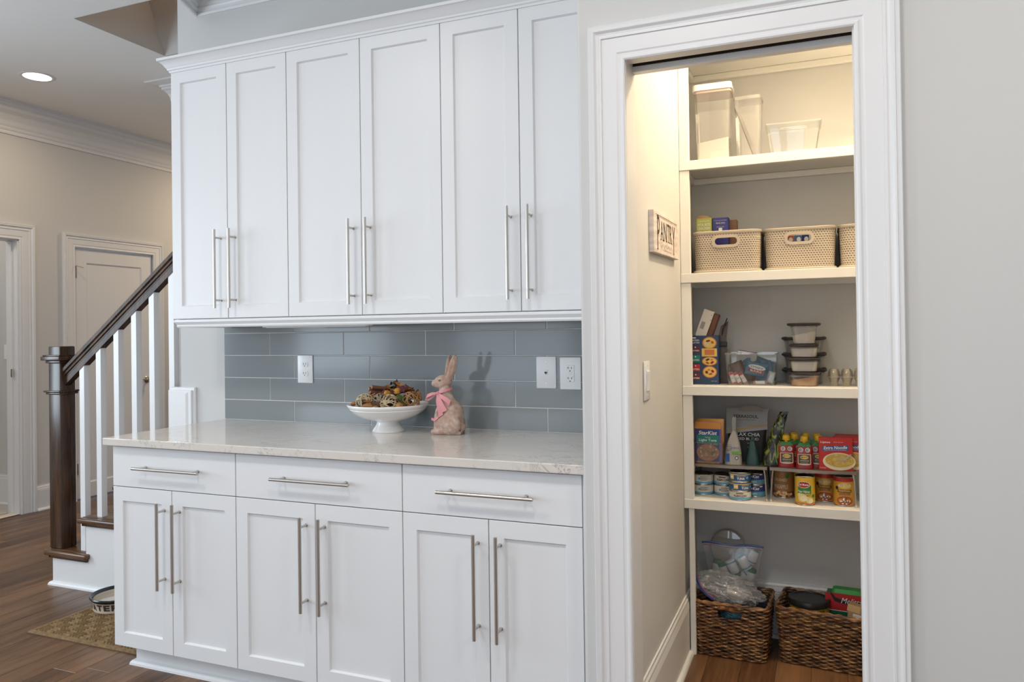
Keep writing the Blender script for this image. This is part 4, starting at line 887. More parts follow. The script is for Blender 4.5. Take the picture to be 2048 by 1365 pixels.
for i in range(4):
    packet('tuna_pouch', 'front tuna pouch with teal band reading Light Tuna' if i == 0 else 'orange topped tuna pouch, %s behind the front one' % ['', 'first', 'second', 'third'][i], 'pouch', (-.441+.002*i, 3.180+.013*i, zr+.086+.003*i), (-.04, 0, 0), .106, .168, .010, FP if i == 0 else FG, i, 'tuna pouches in the tray', tp if i == 0 else None, [LGT, mat('tuna_salad', (.52, .22, .12), .5), NB, FG, CREAM, TEAL, ORG, GRN])
def wedge(name, label, cat, loc, w0, d0, w1, h, m, rot=(0, 0, 0), lean=0, seed=0, top=.02, cr=.003, ex=1.5):
    """gusseted stand-up bag: full base narrowing to a flat sealed top"""
    t = thing(name, label, cat, loc, rot); b = B(); rnd = random.Random(seed); rs = []
    for i in range(9):
        k = i/8; ww = w0+(w1-w0)*k**ex; dd = max(.003, d0*(1-k**1.6)); cx = lean*k**1.7
        rs.append([p+Vector((cx+rnd.uniform(-cr, cr)*(.2 < k), rnd.uniform(-cr, cr)*(.2 < k), 0)) for p in rrect(0, 0, ww, dd, min(ww, dd)*.35, h*k, 3)])
    loft(b, rs); done('bag_body', b, m, t, 60); return t
t = thing('seed_bag', 'black and grey zip bag reading TERRASOUL at the back', 'bag', (-.300, 3.300, zr))
BLKB = mat('bag_black', (.012, .012, .013), .6, bump=(20, .3, .004)); GRYB = mat('bag_grey', (.30, .30, .30), .4)
b = B(); rs = []
for i in range(11):
    k = i/10; ww = .150+.026*k; dd = .05*(1-k**2)+.004; rs.append(rrect(.004*k, 0, ww-(.012*math.sin(PI*k)), dd, dd*.35, .218*k, 3))
loft(b, rs, [0]*8+[1]*2); done('bag_body', b, [BLKB, GRYB], t, 60)
def sb(b):
    P = lambda x, z, k=1: Vector((x, -(.05*(1-(z/.218)**2)+.004)/2-.0007*k-.0005, z))
    def strip(xa, xb, za0, za1, zb0, zb1, mi, k=1, n=10):
        for i in range(n):
            u, v = i/n, (i+1)/n; f = lambda q: xa+(xb-xa)*q
            pat(b, P, ((f(u), za0+(zb0-za0)*u), (f(v), za0+(zb0-za0)*v), (f(v), za1+(zb1-za1)*v), (f(u), za1+(zb1-za1)*u)), mi, k)
    for i in range(6): z = .135+i*.013; strip(-.080, .084, max(z, .135), z+.013, z+.0, z+.013, 1, 1)
    strip(-.080, .080, .112, .135, .134, .136, 1, 1); strip(-.078, .082, .120, .127, .148, .155, 2, 2)
    txt(b, P, 'TERRASOUL', -.002, .185, .100, .013, 0, 3, bold=.02); txt(b, P, 'superfoods', -.002, .171, .075, .0045, 0, 3)
    txt(b, P, 'FLAX CHIA', .004, .112, .100, .014, 3, 3); txt(b, P, 'SEED BLEND', .004, .094, .090, .010, 3, 3); txt(b, P, 'organic', .02, .076, .03, .005, 3, 3); txt(b, P, 'omega 3', .02, .060, .03, .004, 3, 3)
dec(t, sb, [BLK, GRYB, mat('bag_mustard', (.40, .25, .05), .4), LGT])
b = B(); rs = []
for i in range(9): u = -1+i/4; rs.append([Vector((.018+.05*u, -.012, .208)), Vector((.018+.05*u, .012, .208)), Vector((.018+.05*u, .004, .208+.022*(1-u*u)**.5)), Vector((.018+.05*u, -.004, .208+.022*(1-u*u)**.5+.0003))])
loft(b, rs); done('liner_bulge', b, mat('bag_silver', (.34, .32, .30), .35), t, True)
t = wedge('quinoa_bag', 'off-white stand-up bag with green band, clipped to a point', 'bag', (-.345, 3.205, zr), .068, .05, .012, .135, mat('bag_offwhite', (.42, .40, .36), .5, bump=(40, .3, .003)), lean=.004, seed=3, cr=.0015, ex=2.2)
b = B(); loft(b, [rrect(.004, 0, .014, .004, .001, .132, 1), rrect(.004, 0, .018, .004, .001, .165, 1), rrect(.006, 0, .016, .003, .001, .190, 1)]); done('twisted_top', b, GRYB, t, True)
def qb(b):
    pl = Flat((0, -.0262, 0), e=.0006)
    prect(b, pl, -.002, .034, .044, .054, 1); txt(b, pl, 'QUINOA', .010, .068, .036, .010, 2, 2); pell(b, pl, .016, .028, .007, .007, 3, 1); pell(b, pl, .016, .028, .0045, .0045, 0, 2); prect(b, pl, -.028, -.012, .012, .045, 2); txt(b, pl, 'organic', -.02, .056, .016, .004, 3, 2)
    for i in range(6): prect(b, pl, -.026, -.004, .080-i*.0045, .0808-i*.0045, 3)
dec(t, qb, [LGT, mat('print_lime', (.16, .42, .06), .5), BLUE, BLK])
t = wedge('teal_bag', 'small dark teal triangular bag in front of the black bag', 'bag', (-.270, 3.215, zr), .058, .045, .010, .112, mat('bag_teal', (.006, .045, .042), .4, bump=(25, .4, .004)), seed=5, cr=.0015, ex=1.25)
t = wedge('chip_bag', 'crumpled green and black chip bag leaning to the right', 'bag', (-.198, 3.215, zr+.002), .066, .055, .022, .215, None or mat('bag_leafy_green', (.05, .055, .03), .3, bump=(30, .8, .006)), lean=.052, seed=11, cr=.006)
m_ = t.children[0].data.materials[0]; N = m_.node_tree.nodes; L = m_.node_tree.links; tcn = N.new('ShaderNodeTexCoord'); nn = N.new('ShaderNodeTexNoise'); nn.inputs['Scale'].default_value = 45; nn.inputs['Distortion'].default_value = 1.2
mpn = N.new('ShaderNodeMapping'); mpn.inputs['Scale'].default_value = (1.6, 1, .55); mpn.inputs['Rotation'].default_value = (0, .5, 0); L.new(tcn.outputs['Object'], mpn.inputs[0]); L.new(mpn.outputs[0], nn.inputs[0]); rr_ = N.new('ShaderNodeValToRGB')
e = rr_.color_ramp.elements; e[0].position = .50; e[0].color = (.014, .014, .012, 1); e[1].position = .60; e[1].color = (.22, .24, .03, 1); q_ = e.new(.55); q_.color = (.03, .07, .02, 1); L.new(nn.outputs[0], rr_.inputs[0]); L.new(rr_.outputs[0], N['Principled BSDF'].inputs['Base Color'])
# on the right riser
CAPY = mat('cap_yellow', (.62, .40, .015), .35); PRED = mat('pouch_red', (.30, .015, .02), .3, bump=(30, .3, .003)); PGRN = mat('pouch_green', (.03, .19, .04), .3)
def squeeze():
    t = thing('squeeze_pouch', 'x', 'pouch', (0, 0, 0), group='yellow capped squeeze pouches')
    b = B(); rs = []; cols = []
    for i in range(11):
        k = i/10; ww = .064-.006*k if k < .84 else .059-(k-.84)*.16; dd = .030*(1-k**1.5)+.003; rs.append(rrect(0, 0, ww, dd, min(.012, dd*.45), .100*k, 3)); cols.append(1 if k >= .85 else 0)
    loft(b, rs, cols[:-1]); done('pouch_body', b, [PRED, PGRN], t, 50)
    b = B(); lathe(b, [(.007, .098), (.007, .106), (.0125, .107), (.0145, .112), (.0145, .116), (.0125, .124), (.009, .126), (0, .126)], n=16); cyl(b, (0, 0, .106), (0, 0, .110), .0155, n=16); done('cap', b, CAPY, t, True)
    P = lambda x, z, k=1: Vector((x, -(.030*(1-(z/.100)**1.5)+.003)/2-.0005*k-.0004, z))
    b = B()
    for s in (-1, 1): pell(b, P, s*.0125, .072, .0085, .0085, 0, 1); pell(b, P, s*.0125, .072, .0062, .0062, 1, 2); pell(b, P, s*.0125+.001, .072, .004, .004, 0, 3); pell(b, P, s*.0125+.001, .072, .0022, .0022, 1, 4)
    prect(b, P, -.024, .024, .020, .056, 2, 1); pell(b, P, 0, .020, .024, .006, 2, 1); prect(b, P, -.022, .022, .020, .054, 3, 2); pell(b, P, 0, .044, .015, .0075, 4, 3); txt(b, P, "MOTT'S", 0, .044, .024, .005, 1, 4, bold=.03)
    txt(b, P, 'APPLESAUCE', 0, .031, .032, .004, 0, 4); txt(b, P, 'strawberry', 0, .024, .026, .003, 0, 4); pat(b, P, ((-.028, .086), (-.020, .082), (-.012, .087), (-.004, .082), (.006, .087), (.014, .082), (.026, .087), (.02, .092), (-.02, .092)), 5, 1); done('printing', b, [LGT, BLK, CREAM, mat('pouch_label_dark', (.07, .05, .03), .5), YEL, PGRN], t)
    return t
sq = squeeze(); first = True
for i, (x, y, r, lb) in enumerate(((-.141, 3.205, .12, 'front left squeeze pouch, half behind the chip bag'), (-.074, 3.190, .02, 'front centre squeeze pouch facing the room'), (-.150, 3.255, 0, 'squeeze pouch at the far left, only its cap showing'), (-.112, 3.250, .2, 'squeeze pouch between the two front ones, one row behind'), (-.118, 3.300, 0, 'squeeze pouch in the last row behind the left pair'), (-.070, 3.300, 0, 'squeeze pouch in the last row, behind the front centre one'), (-.028, 3.285, -.1, 'squeeze pouch in the last row, nearest the soup boxes'), (-.022, 3.225, .1, 'squeeze pouch partly hidden by the front red soup box'))):
    lb = 'red and green yellow-capped '+lb
    if first: sq.location = (x, y, zr); sq.rotation_euler = (0, 0, r); sq['label'] = lb; first = False
    else: dup(sq, (x, y, zr), lb, (0, 0, r))
RB = mat('soup_box_red', (.45, .02, .015), .4)
def soup(x, y, label, rot=(0, 0, 0)):
    t = carton('soup_box', label, (x, y, zr), .120, .020, .127, RB, rot, group='red noodle soup boxes')
    def fn(b):
        pl = Flat((0, 0, 0)); txt(b, pl, 'Lipton', -.036, .108, .034, .010, 0, 2, bold=.015); txt(b, pl, 'Soup Secrets', .010, .110, .034, .004, 0, 2, shear=.2)
        pat(b, pl, ((-.048, .074), (.045, .080), (.046, .100), (-.048, .092)), 1, 1); txt(b, pl, 'Extra Noodle', -.001, .089, .084, .012, 0, 3, bold=.015, shear=.25, rot=.06); txt(b, pl, 'Soup Mix with Real Chicken Broth', -.001, .079, .076, .0042, 0, 3, rot=.05)
        pell(b, pl, .012, .036, .058, .034, 2, 1, 32); pell(b, pl, .014, .040, .051, .026, 3, 2, 32); rnd = random.Random(4)
        for i in range(50): a = rnd.uniform(0, 6.3); q = rnd.uniform(0, .9)**.5; cx, cy = .014+.046*q*math.cos(a), .040+.022*q*math.sin(a); al = rnd.uniform(0, 3); pat(b, pl, ((cx-.007*math.cos(al), cy-.004*math.sin(al)), (cx+.007*math.cos(al), cy+.004*math.sin(al)), (cx+.007*math.cos(al)+.0012, cy+.004*math.sin(al)+.0015), (cx-.007*math.cos(al)+.0012, cy-.004*math.sin(al)+.0015)), 4 if i % 3 else 2, 3)
        pell(b, pl, .020, .045, .018, .008, 5, 4); pat(b, pl, ((.030, .046), (.052, .066), (.056, .064), (.034, .043)), 6, 5); txt(b, pl, '2 POUCHES', -.046, .010, .022, .004, 0, 3)
    dec(t, fn, [LGT, BLUE, CREAM, mat('noodle_soup', (.52, .36, .06), .5), YEL, mat('noodles', (.50, .38, .20), .5), mat('spoon_grey', (.45, .45, .45), .4)]); return t
soup(.039, 3.166, 'front red noodle soup box facing the room')
for i, (x, y) in enumerate(((.090, 3.195), (.094, 3.219), (.098, 3.243), (.100, 3.267))): soup(x, y, 'red noodle soup box, %s behind the front one, mostly hidden' % ['first', 'second', 'third', 'fourth'][i])

# ------------------------------------------------------------------ floor of the pantry: two wicker baskets
WK = mat('wicker', (.20, .10, .042), .33); N = WK.node_tree.nodes; L = WK.node_tree.links
tcn = N.new('ShaderNodeTexCoord'); nn = N.new('ShaderNodeTexNoise'); nn.inputs['Scale'].default_value = 22; nn.inputs['Detail'].default_value = 5; mpn = N.new('ShaderNodeMapping'); mpn.inputs['Scale'].default_value = (1, 1, 4); L.new(tcn.outputs['Object'], mpn.inputs[0]); L.new(mpn.outputs[0], nn.inputs[0])
rr_ = N.new('ShaderNodeValToRGB'); e = rr_.color_ramp.elements; e[0].position = .36; e[0].color = (.045, .018, .008, 1); e[1].position = .66; e[1].color = (.42, .22, .085, 1); q_ = e.new(.5); q_.color = (.19, .085, .034, 1); L.new(nn.outputs[0], rr_.inputs[0]); L.new(rr_.outputs[0], N['Principled BSDF'].inputs['Base Color'])
WD = mat('wicker_dark', (.05, .025, .012), .6)
def wicker(x, y, w0, d0, w1, d1, H, label, rot, handle=True):
    t = thing('wicker_basket', label, 'basket', (x, y, .0015), (0, 0, rot), group='brown wicker baskets'); rnd = random.Random(int(abs(x)*100))
    R = lambda z, s=0: rrect(0, 0, w0+(w1-w0)*z/H-2*s, d0+(d1-d0)*z/H-2*s, .018, z, 3)
    def resample(r, n):
        P_ = r+[r[0]]; Ls = [0]
        for a, c in zip(P_, P_[1:]): Ls.append(Ls[-1]+(c-a).length)
        out = []; k = 0
        for i in range(n):
            s = Ls[-1]*i/n
            while Ls[k+1] < s: k += 1
            out.append(P_[k].lerp(P_[k+1], (s-Ls[k])/(Ls[k+1]-Ls[k]+1e-9)))
        return out
    per = 2*(w0+d0); ns = int(per/.026)//2*2; step = .0072; n_rows = int(H/step)
    b = B(); sub = 4; cnt = ns*sub
    for row in range(n_rows):
        z = step*(row+.6)
        if handle and z > H-.052 and z < H-.022: gap = True
        else: gap = False
        pts = resample(R(z), cnt); c0 = Vector((0, 0, z)); out = []
        for i, p in enumerate(pts):
            nrm = (p-c0); nrm = Vector((nrm.x/w0**3*.02, nrm.y/d0**3*.02, 0)); nrm = Vector((math.copysign(1, p.x), 0, 0)) if abs(abs(p.x)-(w0+(w1-w0)*z/H)/2) < .006 else Vector((0, math.copysign(1, p.y), 0))
            ph = PI*i/sub+PI*((row//1) % 2)
            out.append(p+nrm*(.0052*math.sin(ph))+Vector((0, 0, rnd.uniform(-.0008, .0008))))
        if gap:
            seg = []; 
            for i in range(cnt*2):
                p = out[i % cnt]; ins = p.y < -.05 and abs(p.x) < .040
                if ins:
                    if len(seg) > 3: tube(b, seg, .0042, 5)
                    seg = []
                    if i >= cnt: break
                elif i < cnt or seg: seg.append(p)
        else: tube(b, out, .0042, 5, closed=True)
    done('woven_cane', b, WK, t, True, kind='stuff')
    b = B()
    for p0, p1 in zip(resample(R(0), ns), resample(R(H), ns)):
        if handle and p1.y < -.05 and abs(p1.x) < .040: p1 = p0.lerp(p1, (H-.052)/H)
        tube(b, [p0+Vector((0, 0, .003)), p1], .0030, 6)
    done('upright_cane', b, WD, t, True, kind='stuff')
    b = B(); pts = resample(R(H+.002), 90); n = len(pts)
    for ph in (0, PI): tube(b, [p+Vector((math.cos(i*.9+ph)*.003, math.sin(i*.9+ph)*.003, math.sin(i*.9+ph)*.003)) for i, p in enumerate(pts)], .0045, 6, closed=True)
    done('braided_rim', b, WK, t, True)
    if handle:
        b = B(); yf = -(d0+(d1-d0)*.9)/2-.001; tube(b, [(-.043, yf, H-.010), (-.03, yf-.003, H-.014), (.03, yf-.003, H-.014), (.043, yf, H-.010)], .009, 10)
        for i in range(22): x_ = -.038+i*.0036; tube(b, circ((x_, yf-.003, H-.0135), Vector((0, 1, 0)), Vector((0, 0, 1)), .0098, 8), .0018, 4, closed=True)
        done('handle_wrap', b, WK, t, True)
    b = B(); box(b, -w0/2+.012, w0/2-.012, -d0/2+.012, d0/2-.012, .0, .006); loft(b, [R(.004, .0075), R(H-.055, .0075)], 0, False, False); done('base', b, WD, t)
    return t
wicker(-.354, 3.235, .255, .225, .285, .245, .212, 'brown wicker basket at the left, overflowing with plastic bags', -.05)
wicker(-.010, 3.262, .300, .225, .330, .245, .212, 'brown wicker basket at the right, holding coffee boxes', -.10, False)
# clear film and bags
ZIP = film('zip_bag_film', (.93, .94, .96), .90, .16, bump=(18, .5, .006)); ZIPC = film('crumpled_film', (.92, .93, .94), .80, .12, bump=(34, 1.0, .02)); ZBLUE = mat('zip_blue', (.02, .06, .26), .35); ZPINK = mat('zip_magenta', (.30, .05, .16), .35)
t = thing('zipper_bag', 'upright clear zipper bag with blue seal, full of white bottles', 'plastic bag', (-.362, 3.285, .170), (.05, 0, 0))
b = B(); rnd = random.Random(8); NX, NZ_ = 12, 12; rows_ = []
for side in (-1, 1):
    G_ = []
    for j in range(NZ_+1):
        k = j/NZ_; hw = .088+.034*k**1.5; G_.append([b.verts.new((hw*(i/NX*2-1), side*(.034*(1-(i/NX*2-1)**2)*(1-k**3)+.001)+rnd.uniform(-.002, .002), .245*k)) for i in range(NX+1)])
    for j in range(NZ_):
        for i in range(NX): b.faces.new((G_[j][i], G_[j][i+1], G_[j+1][i+1], G_[j+1][i]))
done('bag_film', b, ZIP, t, 70)
b = B(); tube(b, [(-.124+.0207*i, 0, .243+.003*math.sin(i*.8)) for i in range(13)], .0042, 6); done('zip_seal', b, ZBLUE, t, True)
b = B(); tube(b, [(-.120+.020*i, -.002, .233+.003*math.sin(i*.8)) for i in range(13)], .0016, 5); done('zip_stripe', b, ZPINK, t, True)
WB = mat('bottle_white', (.74, .73, .70), .4); WG = mat('bottle_green', (.02, .16, .07), .4)
def bottle():
    t = thing('small_bottle', 'x', 'bottle', (0, 0, 0), group='white bottles in the zipper bag')
    b = B(); lathe(b, [(0, 0), (.015, .001), (.016, .004), (.016, .046), (.013, .052), (0, .052)], n=18); done('bottle_body', b, WB, t, True)
    b = B(); lathe(b, [(.0128, .0515), (.0150, .052), (.0150, .064), (.013, .066), (0, .066)], n=18); done('cap', b, WG, t, True)
    b = B(); lathe(b, [(.0163, .006), (.0163, .012)], n=18); done('label_band', b, LBL, t, True); return t
bo = bottle(); LB = ['upper left, upside down', 'centre, tilted right', 'far left, upright', 'below the upper left one', 'upper right, near the seal', 'right, showing its green cap', 'low centre', 'low right', 'lowest left']
for i, (x, z, r, dy) in enumerate(((-.375, .345, 2.7, -.004), (-.300, .315, -.55, -.008), (-.430, .270, .1, 0), (-.390, .262, -.3, -.004), (-.293, .338, .4, .006), (-.298, .298, -2.3, .004), (-.350, .268, 2.8, -.004), (-.305, .250, .3, 0), (-.360, .215, 1.2, -.004))):
    lb = 'white bottle in the zipper bag, '+LB[i]; loc = (x, 3.288+dy*0+(.0 if i % 2 else .018)*0+.0, z); loc = (x, 3.284+dy, z)
    if i == 0: bo.scale = (1.25, 1.0, 1.1); bo.location = loc; bo.rotation_euler = (0, r, 0); bo['label'] = lb
    else: dup(bo, loc, lb, (0, r, 0), (1.25, 1.0, 1.1))
t = thing('food_cover', 'clear oval plastic lid propped against the wall behind the bag', 'lid', (-.392, 3.372, .250), (-.05, 0, 0))
b = B(); P0 = [Vector((.073*math.cos(a), 0, .118+.080*math.sin(a))) for a in [2*PI*i/40 for i in range(40)]]
loft(b, [[p for p in P0], [Vector((p.x*.93, -.010, .118+(p.z-.118)*.93)) for p in P0], [Vector((p.x*.5, -.016, .118+(p.z-.118)*.5)) for p in P0]], 0, False, True); done('lid_dome', b, CLEARD, t, True)
b = B(); tube(b, P0, .0024, 6, closed=True); done('lid_rim', b, CLEARD, t, True)
def crumple(name, label, loc, rot, w_, h_, d_, m, seed, nx=26, ny=22, cr=.006):
    t = thing(name, label, 'plastic bag', loc, rot); rnd = random.Random(seed); b = B(); G_ = []
    from mathutils import noise
    for j in range(ny+1):
        row = []
        for i in range(nx):
            a = 2*PI*i/nx; k = j/ny*PI; p = Vector((math.cos(a)*math.sin(k), math.sin(a)*math.sin(k), math.cos(k)))
            q = 1+.22*noise.noise(p*2.3+Vector((seed, 0, 0)))+.13*noise.noise(p*6+Vector((0, seed, 0)))+.07*abs(noise.noise(p*13))
            row.append(b.verts.new((p.x*w_/2*q, p.y*d_/2*q, p.z*h_/2*q)))
        G_.append(row)
    for r0, r1 in zip(G_, G_[1:]): bridge(b, r0, r1)
    done('bag_film', b, m, t); return t
t = crumple('crumpled_bag', 'crumpled clear zipper bag lying over the left basket rim', (-.375, 3.185, .258), (0, .20, 0), .270, .110, .130, ZIPC, 3, 34, 28)
b = B(); tube(b, [(-.132, -.03, .035), (-.118, -.045, .010), (-.098, -.055, -.014), (-.070, -.060, -.030), (-.040, -.060, -.040)], .0042, 6); done('zip_seal', b, ZBLUE, t, True)
b = B(); tube(b, [(-.126, -.034, .040), (-.110, -.050, .015), (-.090, -.060, -.009), (-.062, -.066, -.024), (-.036, -.066, -.034)], .0020, 5); done('zip_stripe', b, ZPINK, t, True)
crumple('wrapped_bundle', 'white tissue bundle inside the crumpled bag at the front', (-.330, 3.195, .235), (0, .1, 0), .110, .050, .07, mat('tissue_white', (.62, .60, .57), .8), 5)
crumple('navy_cloth', 'dark navy cloth in the back right of the left basket', (-.255, 3.275, .165), (0, 0, 0), .10, .10, .09, mat('navy_cloth', (.02, .022, .04), .9), 7)
crumple('blue_green_bag', 'blue and green bag seen through the basket handle slot', (-.352, 3.165, .160), (0, 0, 0), .100, .06, .05, mat('bag_blue_green', (.03, .14, .20), .4, noise=(30, .8)), 2)
# right basket contents
t = thing('coffee_can', 'yellow coffee can with a wide black plastic lid', 'can', (-.066, 3.262, .0095))
b = B(); lathe(b, [(0, 0), (.074, 0), (.074, .206), (0, .206)], n=44); done('can_body', b, mat('coffee_yellow', (.52, .40, .03), .4), t, True)
b = B(); lathe(b, [(.076, .200), (.079, .202), (.079, .220), (.077, .224), (.072, .225), (.069, .221), (0, .220)], n=44); done('lid', b, BLACK, t, True)
b = B(); txt(b, Cyl(.074, .35), 'FAMILY SIZE', 0, .190, .075, .010, 0, 2, bold=.03); done('lettering', b, BLK, t)
t = carton('coffee_filter_box', 'green and red coffee filter box with white script lettering', (.068, 3.262, .024), .140, .055, .235, mat('filter_box_green', (.01, .13, .06), .45), (0, 0, -.08))
def mf(b):
    pl = Flat((0, 0, 0)); prect(b, pl, -.075, .075, .170, .235, 0); pat(b, pl, ((-.058, .235), (-.052, .225), (-.040, .205), (-.020, .200), (.075, .188), (.075, .212), (-.02, .215), (-.036, .220), (-.05, .235)), 1, 2); txt(b, pl, 'Melitta', .020, .211, .075, .022, 2, 3, shear=.35); prect(b, pl, -.075, .075, .168, .1705, 2, 2)
    box(b, -.050, .075, .001, .054, .235, .2365, 0)
dec(t, mf, [RED, BLK, LGT])
b = B(); shell(b, .01, .027, .125, .05, .115, .04, .014, .235, .252, inner=False, steps=2); done('green_lid', b, mat('lid_green', (.03, .30, .04), .4), t, True)
t = carton('kraft_box', 'open kraft cardboard box leaning at the front of the right basket', (.086, 3.180, .046), .080, .04, .200, KRAFT, (0, .16, -.1)); b = B(); box(b, -.045, .0, -.0008, .0005, .175, .202, 0); done('flap', b, mat('kraft_light', (.60, .40, .19), .8), t); b = B(); box(b, -.022, .020, -.0015, -.0006, .150, .170); done('sticker', b, LGT, t)

# ------------------------------------------------------------------ countertop decorations
CER = mat('white_ceramic', (.80, .79, .78), .18)
zc = .9142
t = thing('pedestal_bowl', 'white footed ceramic bowl filled with potpourri on the counter', 'bowl', (-1.642, 2.667, zc))
b = B(); lathe(b, [(0, .003), (.052, .003), (.064, 0), (.0655, .003), (.060, .012), (.050, .026), (.0455, .038), (.047, .043), (.078, .050), (.112, .062), (.138, .078), (.1515, .090), (.154, .092), (.154, .096), (.159, .099), (.1635, .106), (.165, .111), (.1635, .1135), (.160, .112), (.151, .098), (.132, .079), (.098, .062), (.050, .056), (0, .054)], n=64); done('bowl_body', b, CER, t, 50)
RT1 = mat('rattan_pale', (.50, .39, .24), .7, noise=(60, .3)); RT2 = mat('rattan_brown', (.32, .17, .07), .7, noise=(60, .3))
def rattan(x, y, z, r, m_, label, seed):
    t = thing('rattan_ball', label, 'rattan ball', (x, y, z), group='rattan balls in the bowl'); rnd = random.Random(seed); b = B()
    for k in range(17):
        n_ = Vector((rnd.gauss(0, 1), rnd.gauss(0, 1), rnd.gauss(0, 1))).normalized(); a, c = frame_at(n_); off = rnd.uniform(-.45, .45); rr = r*math.sqrt(1-off*off)*rnd.uniform(.95, 1); tube(b, circ(n_*off*r, a, c, rr, 22), .0019, 5, closed=True)
    done('strands', b, m_, t, True); return t
bx, by = -1.642, 2.667
rattan(bx-.062, by-.074, zc+.122, .036, RT1, 'pale rattan ball at the left front of the bowl', 1); rattan(bx+.060, by-.086, zc+.122, .037, RT1, 'pale rattan ball at the front centre of the bowl', 2)
rattan(bx+.126, by-.030, zc+.130, .038, RT2, 'golden brown rattan ball at the right side of the bowl', 3); rattan(bx-.004, by-.056, zc+.132, .027, mat('rattan_grey', (.30, .25, .17), .8), 'greyish rattan ball between the two pale ones', 4)
LEAFM = [mat('dried_leaf_rust', (.26, .09, .02), .7, noise=(30, .5)), mat('dried_leaf_dark', (.07, .025, .02), .8), mat('dried_leaf_orange', (.42, .18, .03), .7, noise=(30, .5)), mat('dried_leaf_wine', (.10, .02, .03), .8)]
def leaf(x, y, z, s, m_, label, seed):
    t = thing('dried_leaf', label, 'dried leaf', (x, y, z), (random.uniform(-1, 1), random.uniform(-.8, .8), random.uniform(0, 6)), group='dried leaves in the bowl'); b = B(); n = 10; Lf = []
    for i in range(n+1):
        k = i/n; wd = s*.42*math.sin(PI*min(1, k*1.02))**.8*(1+.25*math.sin(k*18)); cz = s*.25*math.sin(PI*k); Lf.append([Vector((s*(k-.5), -wd, cz+wd*.5)), Vector((s*(k-.5), 0, cz)), Vector((s*(k-.5), wd, cz+wd*.5)), Vector((s*(k-.5), wd, cz+wd*.5+.0006)), Vector((s*(k-.5), 0, cz+.0008)), Vector((s*(k-.5), -wd, cz+wd*.5+.0006))])
    loft(b, Lf); done('blade', b, m_, t, True)
DX = .022
spots = [(-.02, .01, .163, .045, 0), (.0, -.02, .160, .04, 2), (.03, .0, .168, .045, 1), (.055, -.01, .160, .045, 3), (.05, .03, .165, .04, 0), (-.005, .03, .178, .045, 1), (.075, .01, .150, .04, 0), (.025, -.04, .150, .036, 1), (-.03, -.03, .150, .04, 3), (.02, .02, .182, .035, 2), (-.02, .02, .178, .036, 0), (.07, .03, .148, .04, 1), (-.10, .02, .130, .04, 1), (.10, .02, .135, .04, 2), (-.08, -.01, .135, .04, 0), (0, .08, .135, .05, 1), (-.06, .07, .13, .05, 3), (.07, .07, .13, .05, 0), (.06, -.09, .122, .045, 1), (-.06, -.10, .118, .035, 0)]
for i, (x, y, z, s, q) in enumerate(spots): leaf(bx+x+DX, by+y, zc+z, s*1.15, LEAFM[q], '%s dried leaf, %s of the bowl heap' % (('rusty', 'dark brown', 'orange', 'wine red')[q], ('%s %s' % ('left' if x < -.03 else 'right' if x > .045 else 'middle', 'back' if y > .015 else 'front' if y < -.015 else 'centre'))+(' top' if z > .16 else ' base')), i)
def pod(x, y, z, r, m_, name, label, cat, sq_=(1, 1, .8), seed=0, group=None):
    from mathutils import noise
    t = thing(name, label, cat, (x, y, z), (.3, .2, seed), group=group); b = B(); bmesh.ops.create_icosphere(b, subdivisions=3, radius=r)
    for v in b.verts: q = 1+.18*noise.noise(v.co*(2.2/r)+Vector((seed, 0, 0)))+.08*noise.noise(v.co*(6/r)); v.co = Vector((v.co.x*sq_[0]*q, v.co.y*sq_[1]*q, v.co.z*sq_[2]*q))
    done('shell', b, m_, t, True)
PODM = mat('dried_pod', (.40, .20, .07), .6, noise=(40, .4)); MOSS = mat('moss', (.06, .10, .015), .95, bump=(120, 1, .006)); PODO = mat('dried_rose_orange', (.50, .22, .03), .6, noise=(30, .5))
pod(bx-.018, by-.118, zc+.110, .018, PODM, 'dried_pod', 'tan knobbly pod at the front left rim of the bowl', 'dried pod', (1.2, .9, .8), 1, 'pods in the bowl'); pod(bx+.104, by-.086, zc+.114, .015, PODM, 'dried_pod', 'smooth tan pod at the front right rim of the bowl', 'dried pod', (1.3, 1, .9), 2, 'pods in the bowl')
pod(bx-.142, by-.035, zc+.112, .011, PODM, 'dried_pod', 'small brown pod at the far left rim of the bowl', 'dried pod', (1.2, 1, .7), 3, 'pods in the bowl'); pod(bx+.015, by-.120, zc+.108, .010, PODM, 'dried_pod', 'small tan pod left of the front centre rattan ball', 'dried pod', (1.3, 1, .8), 4, 'pods in the bowl')
pod(bx+.018, by-.035, zc+.155, .015, PODO, 'dried_flower', 'orange dried flower head below the heap top', 'dried flower', (1, 1, 1), 5, 'dried flower heads'); pod(bx+.062, by-.030, zc+.166, .014, PODO, 'dried_flower', 'orange dried flower head at the right of the heap', 'dried flower', (1, 1, 1), 6, 'dried flower heads')
pod(bx+.084, by-.050, zc+.132, .024, MOSS, 'moss_ball', 'green moss ball left of the golden brown rattan ball', 'moss ball', (1.1, 1, .9), 7)
pod(bx+.0, by+.0, zc+.112, .072, mat('dark_potpourri', (.10, .05, .025), .9, noise=(50, .6)), 'potpourri_heap', 'dark loose potpourri filling the bottom of the bowl', 'potpourri', (1.45, 1.45, .42), 8)
bpy.data.objects['potpourri_heap'].rotation_euler = (0, 0, 0)
